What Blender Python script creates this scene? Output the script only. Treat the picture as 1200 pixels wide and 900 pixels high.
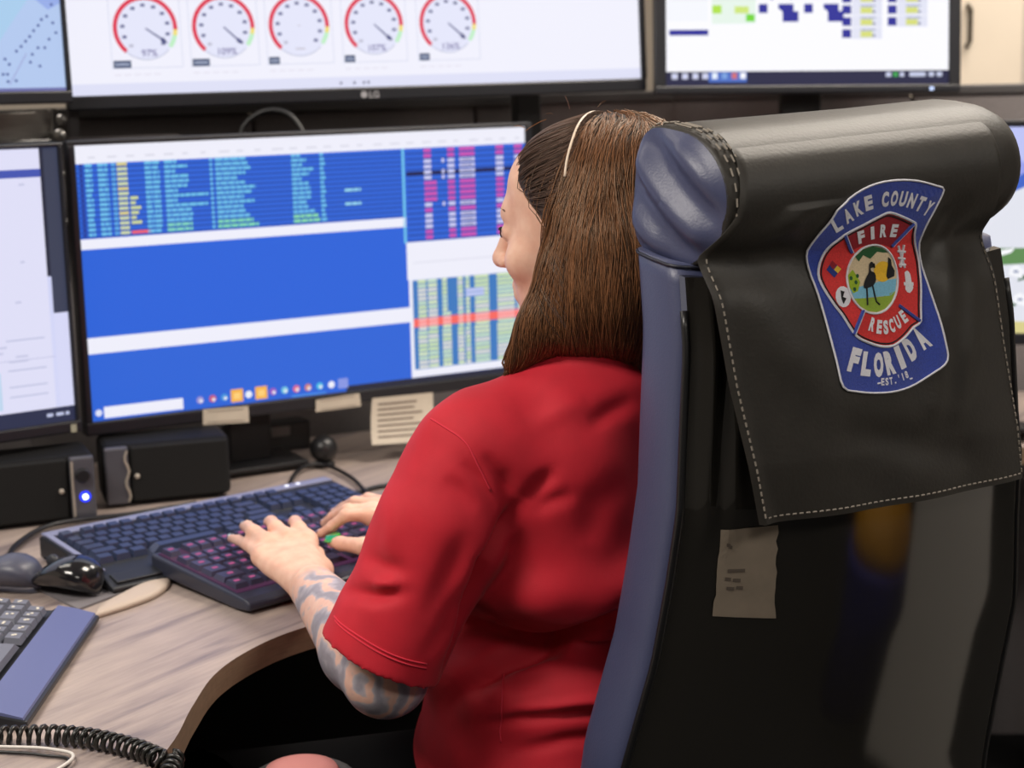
import bpy, bmesh, math, random
import numpy as np
from mathutils import Vector, Matrix
from mathutils.bvhtree import BVHTree

for _o in list(bpy.data.objects):
    bpy.data.objects.remove(_o)
SC = bpy.context.scene
COL = SC.collection
rnd = random.Random(7)
RAD = math.radians

# ------------------------------------------------------------------ camera
FPX, HZ, ROLL, CZ = 2000.0, 70.0, RAD(1.2), 1.42          # focal length in pixels of a 1200x900 frame
PITCH = math.atan((450 - HZ) / FPX)
_c, _s = math.cos(PITCH), math.sin(PITCH)
CF = np.array([0, _c, -_s]); _r = np.array([1., 0, 0]); _u = np.array([0, _s, _c])
CR = _r * math.cos(ROLL) - _u * math.sin(ROLL)
CU = _u * math.cos(ROLL) + _r * math.sin(ROLL)
CP = np.array([0, 0, CZ])
cam_data = bpy.data.cameras.new('camera')
cam = bpy.data.objects.new('camera', cam_data); COL.objects.link(cam)
cam_data.sensor_width = 36.0; cam_data.lens = 36.0 * FPX / 1200.0
cam_data.clip_start = 0.05; cam_data.clip_end = 60
_m = Matrix.Identity(4)
for i in range(3):
    _m[i][0], _m[i][1], _m[i][2], _m[i][3] = CR[i], CU[i], -CF[i], CP[i]
cam.matrix_world = _m
cam_data.dof.use_dof = True; cam_data.dof.focus_distance = 1.72; cam_data.dof.aperture_fstop = 6.0
SC.camera = cam

# ------------------------------------------------------------------ world, exposure, lights
world = bpy.data.worlds.new('world'); SC.world = world; world.use_nodes = True
world.node_tree.nodes['Background'].inputs[0].default_value = (0.5, 0.55, 0.65, 1)
world.node_tree.nodes['Background'].inputs[1].default_value = 0.05
SC.view_settings.view_transform = 'Standard'; SC.view_settings.look = 'None'
SC.view_settings.gamma = 1.0; SC.view_settings.use_curve_mapping = False
SC.view_settings.exposure = 0.0

CEIL = 2.75
LIGHTS = [  # x, y, power, colour: recessed ceiling troffers
    (-1.3, 0.75, 54, (1.0, 0.93, 0.84)), (0.75, -0.9, 24, (1.0, 0.93, 0.84)),
    (-1.5, 2.6, 9, (1.0, 0.93, 0.84)), (0.95, 2.5, 46, (1.0, 0.90, 0.78)), (2.6, 0.4, 30, (1.0, 0.93, 0.84)), (1.6, 3.7, 34, (1.0, 0.93, 0.84))]
for k, (x, y, p, c) in enumerate(LIGHTS):
    ld = bpy.data.lights.new('ceiling_lamp', 'AREA'); ld.shape = 'RECTANGLE'; ld.size = 1.15; ld.size_y = 0.55
    ld.energy = p; ld.color = c
    lo = bpy.data.objects.new('ceiling_lamp', ld); COL.objects.link(lo); lo.location = (x, y, CEIL - 0.06)

# ------------------------------------------------------------------ helpers
def W(u, v, d):
    "world point seen at photo pixel u,v at depth d along the view axis"
    return CP + d * (CF + (u - 600) / FPX * CR - (v - 450) / FPX * CU)
def WZ(u, v, z):
    "world point seen at photo pixel u,v on the level z"
    q = CF + (u - 600) / FPX * CR - (v - 450) / FPX * CU
    return CP + (z - CZ) / q[2] * q

def srgb(r, g, b):
    f = lambda x: ((x / 255 + .055) / 1.055) ** 2.4 if x > 10 else x / 255 / 12.92
    return (f(r), f(g), f(b), 1.0)
MATS = {}
def mat(name, col=(128, 128, 128), rough=0.5, metal=0.0, spec=0.5, var=0.0, vscale=20.0, bump=0.0, bscale=200.0, stretch=(1, 1, 1), coat=0.0, sheen=0.0):
    if name in MATS: return MATS[name]
    m = bpy.data.materials.new(name); m.use_nodes = True; nt = m.node_tree
    b = nt.nodes['Principled BSDF']; c = srgb(*col)
    b.inputs['Base Color'].default_value = c; b.inputs['Roughness'].default_value = rough
    b.inputs['Metallic'].default_value = metal; b.inputs['Specular IOR Level'].default_value = spec
    b.inputs['Coat Weight'].default_value = coat; b.inputs['Sheen Weight'].default_value = sheen
    tc = nt.nodes.new('ShaderNodeTexCoord'); mp = nt.nodes.new('ShaderNodeMapping'); mp.inputs['Scale'].default_value = stretch
    nt.links.new(tc.outputs['Object'], mp.inputs[0])
    if var > 0:
        n = nt.nodes.new('ShaderNodeTexNoise'); n.inputs['Scale'].default_value = vscale; n.inputs['Detail'].default_value = 4
        nt.links.new(mp.outputs[0], n.inputs['Vector'])
        cr = nt.nodes.new('ShaderNodeValToRGB'); e = cr.color_ramp.elements
        e[0].position = .3; e[1].position = .7
        e[0].color = (*[max(0, x * (1 - var)) for x in c[:3]], 1); e[1].color = (*[min(1, x * (1 + var)) for x in c[:3]], 1)
        nt.links.new(n.outputs['Fac'], cr.inputs[0]); nt.links.new(cr.outputs[0], b.inputs['Base Color'])
    if bump > 0:
        n2 = nt.nodes.new('ShaderNodeTexNoise'); n2.inputs['Scale'].default_value = bscale; n2.inputs['Detail'].default_value = 3
        nt.links.new(mp.outputs[0], n2.inputs['Vector'])
        bp = nt.nodes.new('ShaderNodeBump'); bp.inputs['Strength'].default_value = bump; bp.inputs['Distance'].default_value = .002
        nt.links.new(n2.outputs['Fac'], bp.inputs['Height']); nt.links.new(bp.outputs[0], b.inputs['Normal'])
    MATS[name] = m; return m
def emat(col, strength=1.0, sample=False):
    key = 'glow_%d_%d_%d_%g' % (*col, strength)
    if key in MATS: return MATS[key]
    m = bpy.data.materials.new('screen_light'); m.use_nodes = True; nt = m.node_tree
    b = nt.nodes['Principled BSDF']; b.inputs['Base Color'].default_value = (.01, .01, .012, 1); b.inputs['Roughness'].default_value = .5
    b.inputs['Specular IOR Level'].default_value = .2
    b.inputs['Emission Color'].default_value = srgb(*col); b.inputs['Emission Strength'].default_value = strength
    if not sample: m.cycles.emission_sampling = 'NONE'
    MATS[key] = m; return m

class MB:
    "collects shapes and links them as one mesh"
    def __init__(s): s.v = []; s.f = []; s.m = []; s.mats = []
    def mi(s, m):
        if m not in s.mats: s.mats.append(m)
        return s.mats.index(m)
    def add(s, vs, fs, m=None):
        o = len(s.v); s.v += [tuple(map(float, x)) for x in vs]
        k = s.mi(m) if m else 0
        s.f += [tuple(i + o for i in f) for f in fs]; s.m += [k] * len(fs); return s
    def box(s, c, size, m=None, rot=None, taper=1.0, bev=0.0):
        x, y, z = [q / 2 for q in size]
        if bev > 0:
            bm = bmesh.new(); bmesh.ops.create_cube(bm, size=1)
            for q in bm.verts: q.co = Vector((q.co.x * size[0], q.co.y * size[1], q.co.z * size[2]))
            bmesh.ops.bevel(bm, geom=bm.edges[:], offset=bev, segments=2, profile=.5, affect='EDGES')
            bm.verts.index_update()
            vs = [q.co.copy() for q in bm.verts]; fs = [[q.index for q in f.verts] for f in bm.faces]; bm.free()
        else:
            t = taper
            vs = [Vector(q) for q in [(-x, -y, -z), (x, -y, -z), (x, y, -z), (-x, y, -z), (-x * t, -y * t, z), (x * t, -y * t, z), (x * t, y * t, z), (-x * t, y * t, z)]]
            fs = [(0, 3, 2, 1), (4, 5, 6, 7), (0, 1, 5, 4), (1, 2, 6, 5), (2, 3, 7, 6), (3, 0, 4, 7)]
        if rot is not None: vs = [rot @ q for q in vs]
        return s.add([q + Vector(c) for q in vs], fs, m)
    def tube(s, pts, r, m=None, n=8, closed=False, caps=True):
        pts = [Vector(p) for p in pts]; N = len(pts); rs = r if hasattr(r, '__len__') else [r] * N
        vs = []; up = Vector((0, 0, 1)); prev = None
        for i, p in enumerate(pts):
            t = (pts[(i + 1) % N] - pts[i - 1]) if closed else (pts[min(i + 1, N - 1)] - pts[max(i - 1, 0)])
            t.normalize()
            if prev is None:
                a = t.cross(up); a = a if a.length > .1 else t.cross(Vector((1, 0, 0)))
            else: a = prev - t * prev.dot(t)
            a.normalize(); prev = a; b = t.cross(a)
            vs += [p + (a * math.cos(2 * math.pi * k / n) + b * math.sin(2 * math.pi * k / n)) * rs[i] for k in range(n)]
        fs = []
        for i in range(N if closed else N - 1):
            j = (i + 1) % N
            fs += [(i * n + k, i * n + (k + 1) % n, j * n + (k + 1) % n, j * n + k) for k in range(n)]
        if caps and not closed: fs += [tuple(range(n - 1, -1, -1)), tuple((N - 1) * n + k for k in range(n))]
        return s.add(vs, fs, m)
    def lathe(s, prof, c=(0, 0, 0), m=None, n=24, rot=None):
        vs = []
        for r, z in prof: vs += [Vector((r * math.cos(2 * math.pi * k / n), r * math.sin(2 * math.pi * k / n), z)) for k in range(n)]
        if rot is not None: vs = [rot @ q for q in vs]
        fs = []
        for i in range(len(prof) - 1): fs += [(i * n + k, i * n + (k + 1) % n, (i + 1) * n + (k + 1) % n, (i + 1) * n + k) for k in range(n)]
        fs += [tuple(range(n - 1, -1, -1)), tuple((len(prof) - 1) * n + k for k in range(n))]
        return s.add([q + Vector(c) for q in vs], fs, m)
    def grid(s, P, m=None, closed_u=False):
        "P[i][j] points -> quads"
        nu, nv = len(P), len(P[0]); vs = [p for row in P for p in row]; fs = []
        for i in range(nu - 1):
            for j in range(nv if closed_u else nv - 1):
                fs.append((i * nv + j, i * nv + (j + 1) % nv, (i + 1) * nv + (j + 1) % nv, (i + 1) * nv + j))
        return s.add(vs, fs, m)
    def prism(s, poly, z0, z1, m=None, mside=None):
        n = len(poly); vs = [(x, y, z0) for x, y in poly] + [(x, y, z1) for x, y in poly]
        s.add(vs, [tuple(range(n - 1, -1, -1)), tuple(range(n, 2 * n))], m)
        return s.add(vs, [(i, (i + 1) % n, n + (i + 1) % n, n + i) for i in range(n)], mside or m)
    def build(s, name, m=None, parent=None, smooth=False, link=True):
        me = bpy.data.meshes.new(name); me.from_pydata(s.v, [], s.f)
        for q in (s.mats or [m]): me.materials.append(q)
        if len(s.mats) > 1: me.polygons.foreach_set('material_index', s.m)
        if smooth: me.polygons.foreach_set('use_smooth', [True] * len(me.polygons))
        me.update(); return link_mesh(name, me, parent)
def link_mesh(name, me, parent=None):
    o = bpy.data.objects.new(name, me); COL.objects.link(o)
    if parent is not None: o.parent = parent
    return o
def auto_smooth(o, ang=40):
    me = o.data; me.polygons.foreach_set('use_smooth', [True] * len(me.polygons))
    me.set_sharp_from_angle(angle=RAD(ang)); return o
def empty(name, label, cat, loc=(0, 0, 0), rotz=0.0, group=None):
    o = bpy.data.objects.new(name, None); COL.objects.link(o); o.empty_display_size = .05
    o.location = loc; o.rotation_euler = (0, 0, rotz); return tag(o, label, cat, group)
def tag(o, label, cat, group=None):
    o['label'] = label; o['category'] = cat
    if group: o['group'] = group
    return o
def struct(o, label=None):
    o['kind'] = 'structure'
    if label: o['label'] = label
    return o
def rot3(axis_x, axis_z):
    x = Vector(axis_x).normalized(); z = Vector(axis_z).normalized(); y = z.cross(x)
    return Matrix((x, y, z)).transposed()
def text_mesh(txt, bold=0.0):
    "glyph outlines of the built-in font as (verts, faces), unit height"
    cu = bpy.data.curves.new('glyphs', 'FONT'); cu.body = txt; cu.size = 1; cu.offset = bold; cu.resolution_u = 3
    o = bpy.data.objects.new('glyphs', cu); COL.objects.link(o)
    me = bpy.data.meshes.new_from_object(o.evaluated_get(bpy.context.evaluated_depsgraph_get()))
    vs = [tuple(q.co) for q in me.vertices]; fs = [tuple(p.vertices) for p in me.polygons]
    bpy.data.objects.remove(o); bpy.data.curves.remove(cu); bpy.data.meshes.remove(me)
    return vs, fs
GLY = {}
def glyph(ch, bold=.03):
    if (ch, bold) not in GLY: GLY[(ch, bold)] = text_mesh(ch, bold)
    return GLY[(ch, bold)]

# common materials
blk = mat('black_plastic', (22, 22, 25), .42)
blk_m = mat('black_matte_plastic', (17, 17, 19), .65)
dkgrey = mat('dark_grey_plastic', (48, 50, 56), .45)
bezel_m = mat('bezel_plastic', (26, 27, 34), .38)
alu = mat('brushed_aluminium', (150, 150, 152), .3, metal=1.0, var=.15, vscale=60, stretch=(1, 1, 12))
# ------------------------------------------------------------------ room shell
wall_m = mat('beige_wall_paint', (206, 196, 184), .8, var=.03, vscale=3, bump=.05, bscale=180)
ceil_m = mat('ceiling_tile', (215, 213, 208), .9, var=.05, vscale=90)
floor_m = mat('charcoal_carpet', (11, 11, 12), .95, var=.3, vscale=160, bump=.3, bscale=400)
X0, X1, Y0, Y1 = -3.2, 3.6, -2.6, 4.9
def slab(name, c, size, m, label=None): return struct(MB().box(c, size).build(name, m), label)
slab('floor', (.2, 1.15, -.05), (X1 - X0 + .2, Y1 - Y0 + .2, .1), floor_m)
slab('ceiling', (.2, 1.15, CEIL + .05), (X1 - X0 + .2, Y1 - Y0 + .2, .1), ceil_m)
slab('wall_back', (.2, Y1 + .05, CEIL / 2), (X1 - X0, .1, CEIL), wall_m)
grey_wall = mat('grey_wall_paint', (96, 94, 92), .8, var=.03, vscale=3)
slab('wall_front', (.2, Y0 - .05, CEIL / 2), (X1 - X0, .1, CEIL), grey_wall)
slab('wall_left', (X0 - .05, 1.15, CEIL / 2), (.1, Y1 - Y0, CEIL), wall_m)
slab('wall_right', (X1 + .05, 1.15, CEIL / 2), (.1, Y1 - Y0, CEIL), grey_wall)
slab('baseboard_back', (.2, Y1 - .008, .05), (X1 - X0, .016, .1), mat('dark_vinyl', (40, 38, 38), .6))
# light fittings round the ceiling lamps
for k, (x, y, p, c) in enumerate(LIGHTS):
    t = empty('ceiling_light', 'white rectangular ceiling light panel %s' % ['left of the camera', 'behind the camera', 'above the left screens', 'above the seated person', 'by the right wall', 'in front of the cabinet'][k], 'ceiling light', (x, y, CEIL), 0, 'ceiling light panels')
    f = MB()
    for sx, sy, lx, ly in ((0, .3, 1.25, .03), (0, -.3, 1.25, .03), (.61, 0, .03, .57), (-.61, 0, .03, .57)): f.box((sx, sy, -.015), (lx, ly, .03))
    f.build('frame', mat('white_enamel', (225, 225, 225), .4), t)
    MB().box((0, 0, -.02), (1.19, .57, .02)).build('diffuser', emat((255, 246, 232), 1.4), t)

# tall cabinet against the back wall
cab_m = mat('beige_cabinet_laminate', (226, 212, 194), .5, var=.03, vscale=4)
cb = empty('tall_cabinet', 'tall beige cabinet with a dark handle behind the upper right screen', 'cabinet', (.95, 4.62, 0))
MB().box((0, 0, 1.0), (.7, .5, 2.0)).build('body', cab_m, cb)
for sx, w in ((-.0975, .495), (.25, .19)):
    d = MB().box((sx, -.262, 1.02), (w, .02, 1.9), bev=.003).build('door', cab_m, cb)
    hx = sx - w / 2 + .05
    MB().tube([(hx, -.273, 1.43), (hx, -.30, 1.44), (hx, -.30, 1.52), (hx, -.273, 1.53)], .006).build('handle', mat('dark_metal', (70, 62, 54), .4, metal=.8), d)

# ------------------------------------------------------------------ console walls behind the monitors
fab = mat('console_panel_fabric', (122, 117, 118), .9, var=.12, vscale=300)
gap_m = mat('panel_trim', (78, 76, 78), .5)
cw = empty('console_wall', 'dark grey fabric console wall standing behind the two rows of monitors', 'console wall', (0, 3.05, 0), 0)
def panel(x0, y0, x1, y1, z1, n=1):
    L = math.hypot(x1 - x0, y1 - y0); a = math.atan2(y1 - y0, x1 - x0); R_ = Matrix.Rotation(a, 3, 'Z')
    for i in range(n):
        t = (i + .5) / n
        c = (x0 + (x1 - x0) * t, y0 + (y1 - y0) * t - 3.05, z1 / 2)
        MB().box(c, (L / n - .003, .04, z1), rot=R_, bev=.006).build('panel', fab, cw)
    MB().box(((x0 + x1) / 2 - .03 * math.sin(a), (y0 + y1) / 2 - 3.05 + .03 * math.cos(a), z1 / 2), (L - .02, .01, z1 - .02), rot=R_).build('backing_board', blk_m, cw)
    MB().box(((x0 + x1) / 2, (y0 + y1) / 2 - 3.05, z1 + .009), (L, .05, .018), rot=R_, bev=.003).build('top_trim', gap_m, cw)
panel(-1.82, 2.10, -.86, 2.96, 1.335, 2)
panel(-.86, 2.96, .33, 3.46, 1.335, 3)
panel(.33, 3.46, 1.75, 3.36, 1.335, 3)

# unseen pale box and bin, added only to reflect in the glossy chair shell
lk = empty('reflection_box', 'unseen pale grey box right of the desk, added to reflect in the chair shell', 'reflection prop', (1.57, 1.67, 0))
MB().box((0, 0, .65), (.5, .42, 1.3), bev=.01).build('body', mat('reflection_pale_grey', (232, 226, 216), .6), lk)
MB().box((-.258, 0, .65), (.016, .40, 1.24), bev=.003).build('door', mat('reflection_pale_grey'), lk)
MB().box((-.272, .15, .95), (.014, .02, .12), bev=.003).build('handle', mat('dark_metal'), lk)
bn = empty('reflection_bin', 'unseen dark blue bin beside the pale grey box, added to reflect in the chair shell', 'bin', (1.46, 1.31, 0))
MB().lathe([(.105, 0), (.12, .36), (.126, .37), (.126, .385), (.112, .385)], n=28).build('body', mat('navy_plastic', (38, 46, 150), .5), bn, True)
MB().lathe([(.110, .386), (.112, .42), (.10, .47), (.05, .49), (.001, .492)], n=24).build('yellow_reflection_cap', mat('reflection_yellow', (226, 160, 40), .5), bn, True)  # added for the yellow spot mirrored in the chair shell
# ------------------------------------------------------------------ desk
wood = bpy.data.materials.new('grey_oak_laminate'); wood.use_nodes = True
nt = wood.node_tree; b = nt.nodes['Principled BSDF']; b.inputs['Roughness'].default_value = .42
tc = nt.nodes.new('ShaderNodeTexCoord'); mp = nt.nodes.new('ShaderNodeMapping')
mp.vector_type = 'TEXTURE'; mp.inputs['Rotation'].default_value = (0, 0, RAD(56)); mp.inputs['Scale'].default_value = (.7, .085, 1)
nt.links.new(tc.outputs['Object'], mp.inputs[0])
n1 = nt.nodes.new('ShaderNodeTexNoise'); n1.inputs['Scale'].default_value = 2.2; n1.inputs['Detail'].default_value = 6; n1.inputs['Distortion'].default_value = .6
n2 = nt.nodes.new('ShaderNodeTexNoise'); n2.inputs['Scale'].default_value = 16; n2.inputs['Detail'].default_value = 3
nt.links.new(mp.outputs[0], n1.inputs['Vector']); nt.links.new(mp.outputs[0], n2.inputs['Vector'])
cr = nt.nodes.new('ShaderNodeValToRGB'); el = cr.color_ramp.elements
el[0].position = .33; el[0].color = srgb(138, 125, 124); el[1].position = .66; el[1].color = srgb(188, 171, 161)
e3 = el.new(.45); e3.color = srgb(172, 156, 149)
nt.links.new(n1.outputs['Fac'], cr.inputs[0])
mx = nt.nodes.new('ShaderNodeMixRGB'); mx.blend_type = 'MULTIPLY'; mx.inputs[0].default_value = .35
nt.links.new(cr.outputs[0], mx.inputs[1]); nt.links.new(n2.outputs['Fac'], mx.inputs[2]); nt.links.new(mx.outputs[0], b.inputs['Base Color'])
edge_m = mat('desk_edge_band', (128, 108, 88), .5, var=.12, vscale=40, stretch=(1, 1, 6))
def smooth_curve(P, k=6):
    P = [Vector((*p, 0)) if len(p) == 2 else Vector(p) for p in P]; out = []
    for i in range(len(P) - 1):
        p0, p1, p2, p3 = P[max(i - 1, 0)], P[i], P[i + 1], P[min(i + 2, len(P) - 1)]
        for j in range(k):
            t = j / k
            out.append(.5 * ((2 * p1) + (p2 - p0) * t + (2 * p0 - 5 * p1 + 4 * p2 - p3) * t * t + (3 * p1 - p0 - 3 * p2 + p3) * t ** 3))
    out.append(P[-1]); return out
DZ = .75
front = smooth_curve([(-.46, .75), (-.43, 1.1), (-.385, 1.42), (-.352, 1.61), (-.348, 1.72), (-.340, 1.82), (-.312, 1.90), (-.266, 1.968), (-.19, 2.03), (-.08, 2.10), (.1, 2.20), (.35, 2.33), (.62, 2.56), (.85, 2.84), (1.3, 2.86), (1.75, 2.75)])
poly = [(p.x, p.y) for p in front] + [(1.75, 3.28), (.33, 3.38), (-.79, 2.845), (-1.72, 2.0), (-1.72, .75)]
dk = empty('desk', 'curved grey oak workstation desk under the keyboards and monitors', 'desk', (0, 0, 0))
MB().prism(poly, DZ - .030, DZ, wood, edge_m).build('desktop', None, dk)
leg_m = mat('black_steel', (20, 20, 22), .45, metal=.4)
for x, y in ((-1.5, .95), (-.75, 1.0), (-1.5, 1.95), (-.62, 2.75), (.45, 3.15), (1.5, 2.95), (1.05, 3.2)):
    MB().box((x, y, (DZ - .031) / 2), (.07, .07, DZ - .033), bev=.004).build('leg', leg_m, dk)
mp_ = MB()
for p, q in (((-.62, 2.55), (.45, 2.98)), ((-.75, 1.0), (-.62, 2.55))):
    L = math.dist(p, q); mp_.box(((p[0] + q[0]) / 2, (p[1] + q[1]) / 2, .38), (L, .02, .66), rot=Matrix.Rotation(math.atan2(q[1] - p[1], q[0] - p[0]), 3, 'Z'))
mp_.build('under_desk_darkener', mat('under_desk_black', (12, 12, 13), .8), dk)  # unseen black panels added to keep the space under the desk dark
# ------------------------------------------------------------------ monitors
def screen_frame(yaw, tilt, roll):
    yaw, tilt, roll = RAD(yaw), RAD(tilt), RAD(roll)
    x = np.array([math.cos(yaw), math.sin(yaw), 0]); n = np.array([math.sin(yaw), -math.cos(yaw), 0]); z = np.array([0, 0, 1.])
    z2 = z * math.cos(tilt) - n * math.sin(tilt)
    return x * math.cos(roll) + z2 * math.sin(roll), z2 * math.cos(roll) - x * math.sin(roll)
class Screen:
    def __init__(s): s.mb = MB()
    def poly(s, pts, col, layer=1, st=1.0, sample=False):
        s.mb.add([(x, -.0004 * layer, z) for x, z in pts], [tuple(range(len(pts)))], emat(col, st, sample)); return s
    def rect(s, x0, z0, x1, z1, col, layer=1, st=1.0, sample=False):
        return s.poly([(x0, z0), (x1, z0), (x1, z1), (x0, z1)], col, layer, st, sample)
    def disc(s, x, z, r, col, layer=1, n=14):
        return s.poly([(x + r * math.cos(2 * math.pi * k / n), z + r * math.sin(2 * math.pi * k / n)) for k in range(n)], col, layer)
    def arc(s, x, z, r0, r1, a0, a1, col, layer=1, n=20):
        for k in range(n):
            p, q = RAD(a0 + (a1 - a0) * k / n), RAD(a0 + (a1 - a0) * (k + 1) / n)
            s.poly([(x + r0 * math.cos(p), z + r0 * math.sin(p)), (x + r1 * math.cos(p), z + r1 * math.sin(p)), (x + r1 * math.cos(q), z + r1 * math.sin(q)), (x + r0 * math.cos(q), z + r0 * math.sin(q))], col, layer)
        return s
    def text(s, x, z, h, txt, col, layer=3):
        vs, fs = text_mesh(txt, .01); k = h / .73; cx = (min(v[0] for v in vs) + max(v[0] for v in vs)) / 2
        s.mb.add([(x + (v[0] - cx) * k, -.0004 * layer, z + v[1] * k) for v in vs], fs, emat(col)); return s
def monitor(label, origin, pose, x0, x1, z0, z1, bez, draw, logo=None, depth=.045, group='console monitors', stand=None, chin=None):
    x, z = screen_frame(*pose); yb = np.cross(z, x); pose_r = [RAD(q) for q in pose]
    o = bpy.data.objects.new('monitor', None); COL.objects.link(o); tag(o, label, 'monitor', group)
    M_ = Matrix.Identity(3)
    for i in range(3): M_[i][0], M_[i][1], M_[i][2] = x[i], yb[i], z[i]
    o.location = origin; o.rotation_euler = M_.to_euler(); o.empty_display_size = .05
    bl, br, bt, bb = bez
    fr = MB()
    fr.box(((x0 + x1) / 2, .008, z0 - bb / 2), (x1 - x0 + bl + br, .028, bb), bev=.003)
    fr.box(((x0 + x1) / 2, .008, z1 + bt / 2), (x1 - x0 + bl + br, .028, bt), bev=.003)
    fr.box((x0 - bl / 2, .008, (z0 + z1) / 2), (bl, .028, z1 - z0 + .004), bev=.003)
    fr.box((x1 + br / 2, .008, (z0 + z1) / 2), (br, .028, z1 - z0 + .004), bev=.003)
    fr.build('bezel', bezel_m, o)
    MB().box(((x0 + x1) / 2, .010 + depth / 2, (z0 + z1) / 2), (x1 - x0 + .006, depth, z1 - z0 + .006), bev=.01).build('back_housing', blk_m, o)
    s = Screen(); draw(s); s.mb.build('screen', None, o)
    if stand:
        sx, sy, fw, fd, cw_ = stand
        drop = (origin[2] - (.75 + .006) + sy * yb[2] + sx * x[2]) / z[2]
        MB().box((sx, sy, (z0 + .12 - drop + .004) / 2), (cw_, .03, z0 + .12 + drop - .004), bev=.004).build('stand_column', blk_m, o)
        if sy > .08: MB().box((sx, (.05 + sy) / 2, z0 + .08), (cw_, sy - .045, .05), bev=.003).build('mount_arm', blk_m, o)
        fx, Ry = .0, Matrix.Rotation(-pose_r[1], 3, 'X')
        MB().box((sx, sy - fd * .12, -drop + .006 + sy * 0), (fw, fd, .010), rot=Ry, bev=.003).build('stand_base', blk, o)
    if logo: logo(o)
    return o
WHITE = (238, 238, 250); BLUE = (44, 100, 214); DKB = (30, 70, 165); CYAN = (112, 196, 236)

def colx(p): return min(.786, .001342 * (p - 92) / (1 - .00021 * (p - 92)))     # photo column on the centre screen -> metres along it
def draw_center(s):
    r = random.Random(3)
    s.rect(0, -.010, .79, .42, BLUE, 0, 1.0, True)
    s.rect(0, .392, .79, .42, WHITE, 1)
    for k in range(26): s.rect(.02 + k * .03, .4, .02 + k * .03 + r.uniform(.008, .02), .4025, (214, 214, 228), 2)
    # left table, 15 rows
    zb, zt = .278, .392; n = 15; rh = (zt - zb) / n
    for i in range(n):
        z1 = zt - i * rh; z0 = z1 - rh * .72; a, b = z0 + .0004, z1 - .0004
        s.rect(colx(93), z1 - rh, colx(470), z0, DKB, 1)
        def cell(p0, p1, c=CYAN): s.rect(colx(p0), a, colx(p1), b, c, 2)
        def words(p0, p1, c=CYAN):
            p = p0
            while p < p1 - 1:
                q = min(p1, p + r.uniform(4, 10)); cell(p, q, c); p = q + 1
        cell(96, 100, (34, 54, 140)); words(102.5, 110.5); words(117, 128.5); cell(133, 134.6); cell(135.4, 137)
        cell(139, 151 if i < 7 else 150, (206, 216, 168) if i % 5 else (220, 208, 130))
        if 7 <= i <= 12: cell(152.5, 164.5 - 3 * (i % 3), (206, 216, 150))
        if i == 14: cell(152, 174.5, (240, 96, 110))
        words(171, 179); words(180, 188)
        words(193.6, [208, 220, 206, 222, 221, 219, 208, 243, 207, 242, 223, 224, 224, 223, 223][i], CYAN if i < 13 else (130, 215, 190))
        cell(246, 249); words(252.5, [288, 290, 293, 287, 278, 286, 298, 293, 284, 296, 283, 285, 290, 294, 300][i], CYAN if i < 13 else (130, 220, 180))
        words(341, [352, 358, 354, 366, 361, 352, 360, 362, 364, 362, 358, 360, 366, 370, 372][i], CYAN if i < 13 else (140, 225, 170))
        cell(374, 378 + (i % 3)); cell(246, 247)
        if i in (8, 11): words(402, 421, (150, 214, 240))
    s.rect(colx(470), .2325, colx(473), .392, CYAN, 2)
    s.rect(0, .2605, colx(473), .2765, WHITE, 2)
    # right table with pink cells, 17 rows
    zb, zt = .2345, .391; n = 17; rh = (zt - zb) / n; PK = (206, 84, 178); LV = (205, 205, 240)
    for i in range(n):
        z1 = zt - i * rh; z0 = z1 - rh * .7
        s.rect(colx(475), z1 - rh, .79, z0, DKB, 1)
        if i == 4: s.rect(colx(475), z1 - rh * .9, .79, z1 - rh * .2, (26, 22, 60), 1)
        c = PK if i in (0, 1, 6, 7, 8, 9, 11, 15, 16) else LV
        e = 6 if i in (6, 7, 8, 9) else 0
        for p0, p1 in ((496, 504.5 + e), (524, 532), (538, 556), (581, 590)):
            s.rect(colx(p0), z0, colx(p1), z1 - rh * .05, c, 2)
            if c is LV and p1 - p0 > 9: s.rect(colx(p0 + 2), z0 + rh * .2, colx(p1 - 3), z0 + rh * .42, (120, 120, 160), 3)
        for p0, p1 in ((603, 612), (626, 640)): s.rect(colx(p0), z0, colx(p1), z1 - rh * .05, c, 2)
        if i in (2, 4, 5, 10): s.rect(colx(517), z0, colx(520), z1, LV, 2)
    s.rect(colx(472.5), .1695, .79, .2335, WHITE, 2)
    s.rect(colx(480), .197, colx(590), .199, (222, 222, 236), 3)
    s.rect(0, .1275, colx(474), .262, (40, 98, 216), 1)
    s.rect(0, .097, colx(474), .1225, WHITE, 2)
    # lower right table, 21 rows, yellow green cells with one red row
    s.rect(colx(474), -.0005, .79, .171, WHITE, 2)
    zb, zt = .013, .168; n = 21; rh = (zt - zb) / n; X0_ = colx(478)
    s.rect(X0_, zb, .79, zt, (60, 120, 190), 3)
    for i in range(n):
        z1 = zt - i * rh; z0 = z1 - rh * .8
        red = i in (9, 10)
        spans = [(484, 494), (496, 507), (513, 519 if i < 8 else 523), (531.5, 538), (541, 546), (552, 569), (579, 600), (603, 640)]
        if red: s.rect(X0_, z1 - rh, .79, z1, (246, 104, 96), 4)
        for a, c in spans:
            cc = (250, 176, 176) if red else [(206, 226, 176), (216, 230, 190), (222, 222, 214), (200, 224, 196)][r.randrange(4)]
            s.rect(colx(a - (0 if i < 12 else 1)), z0, colx(c), z1 - rh * .06, cc, 5)
        if i in (3, 4) : s.rect(colx(541), z0, colx(563), z1, (196, 204, 244), 6)
    # task bar
    s.rect(colx(395), -.010, .79, -.001, (38, 40, 58), 1)
    s.rect(.019, -.0065, .148, .0115, WHITE, 3); s.disc(.0105, .003, .0055, (220, 224, 246), 3)
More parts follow.
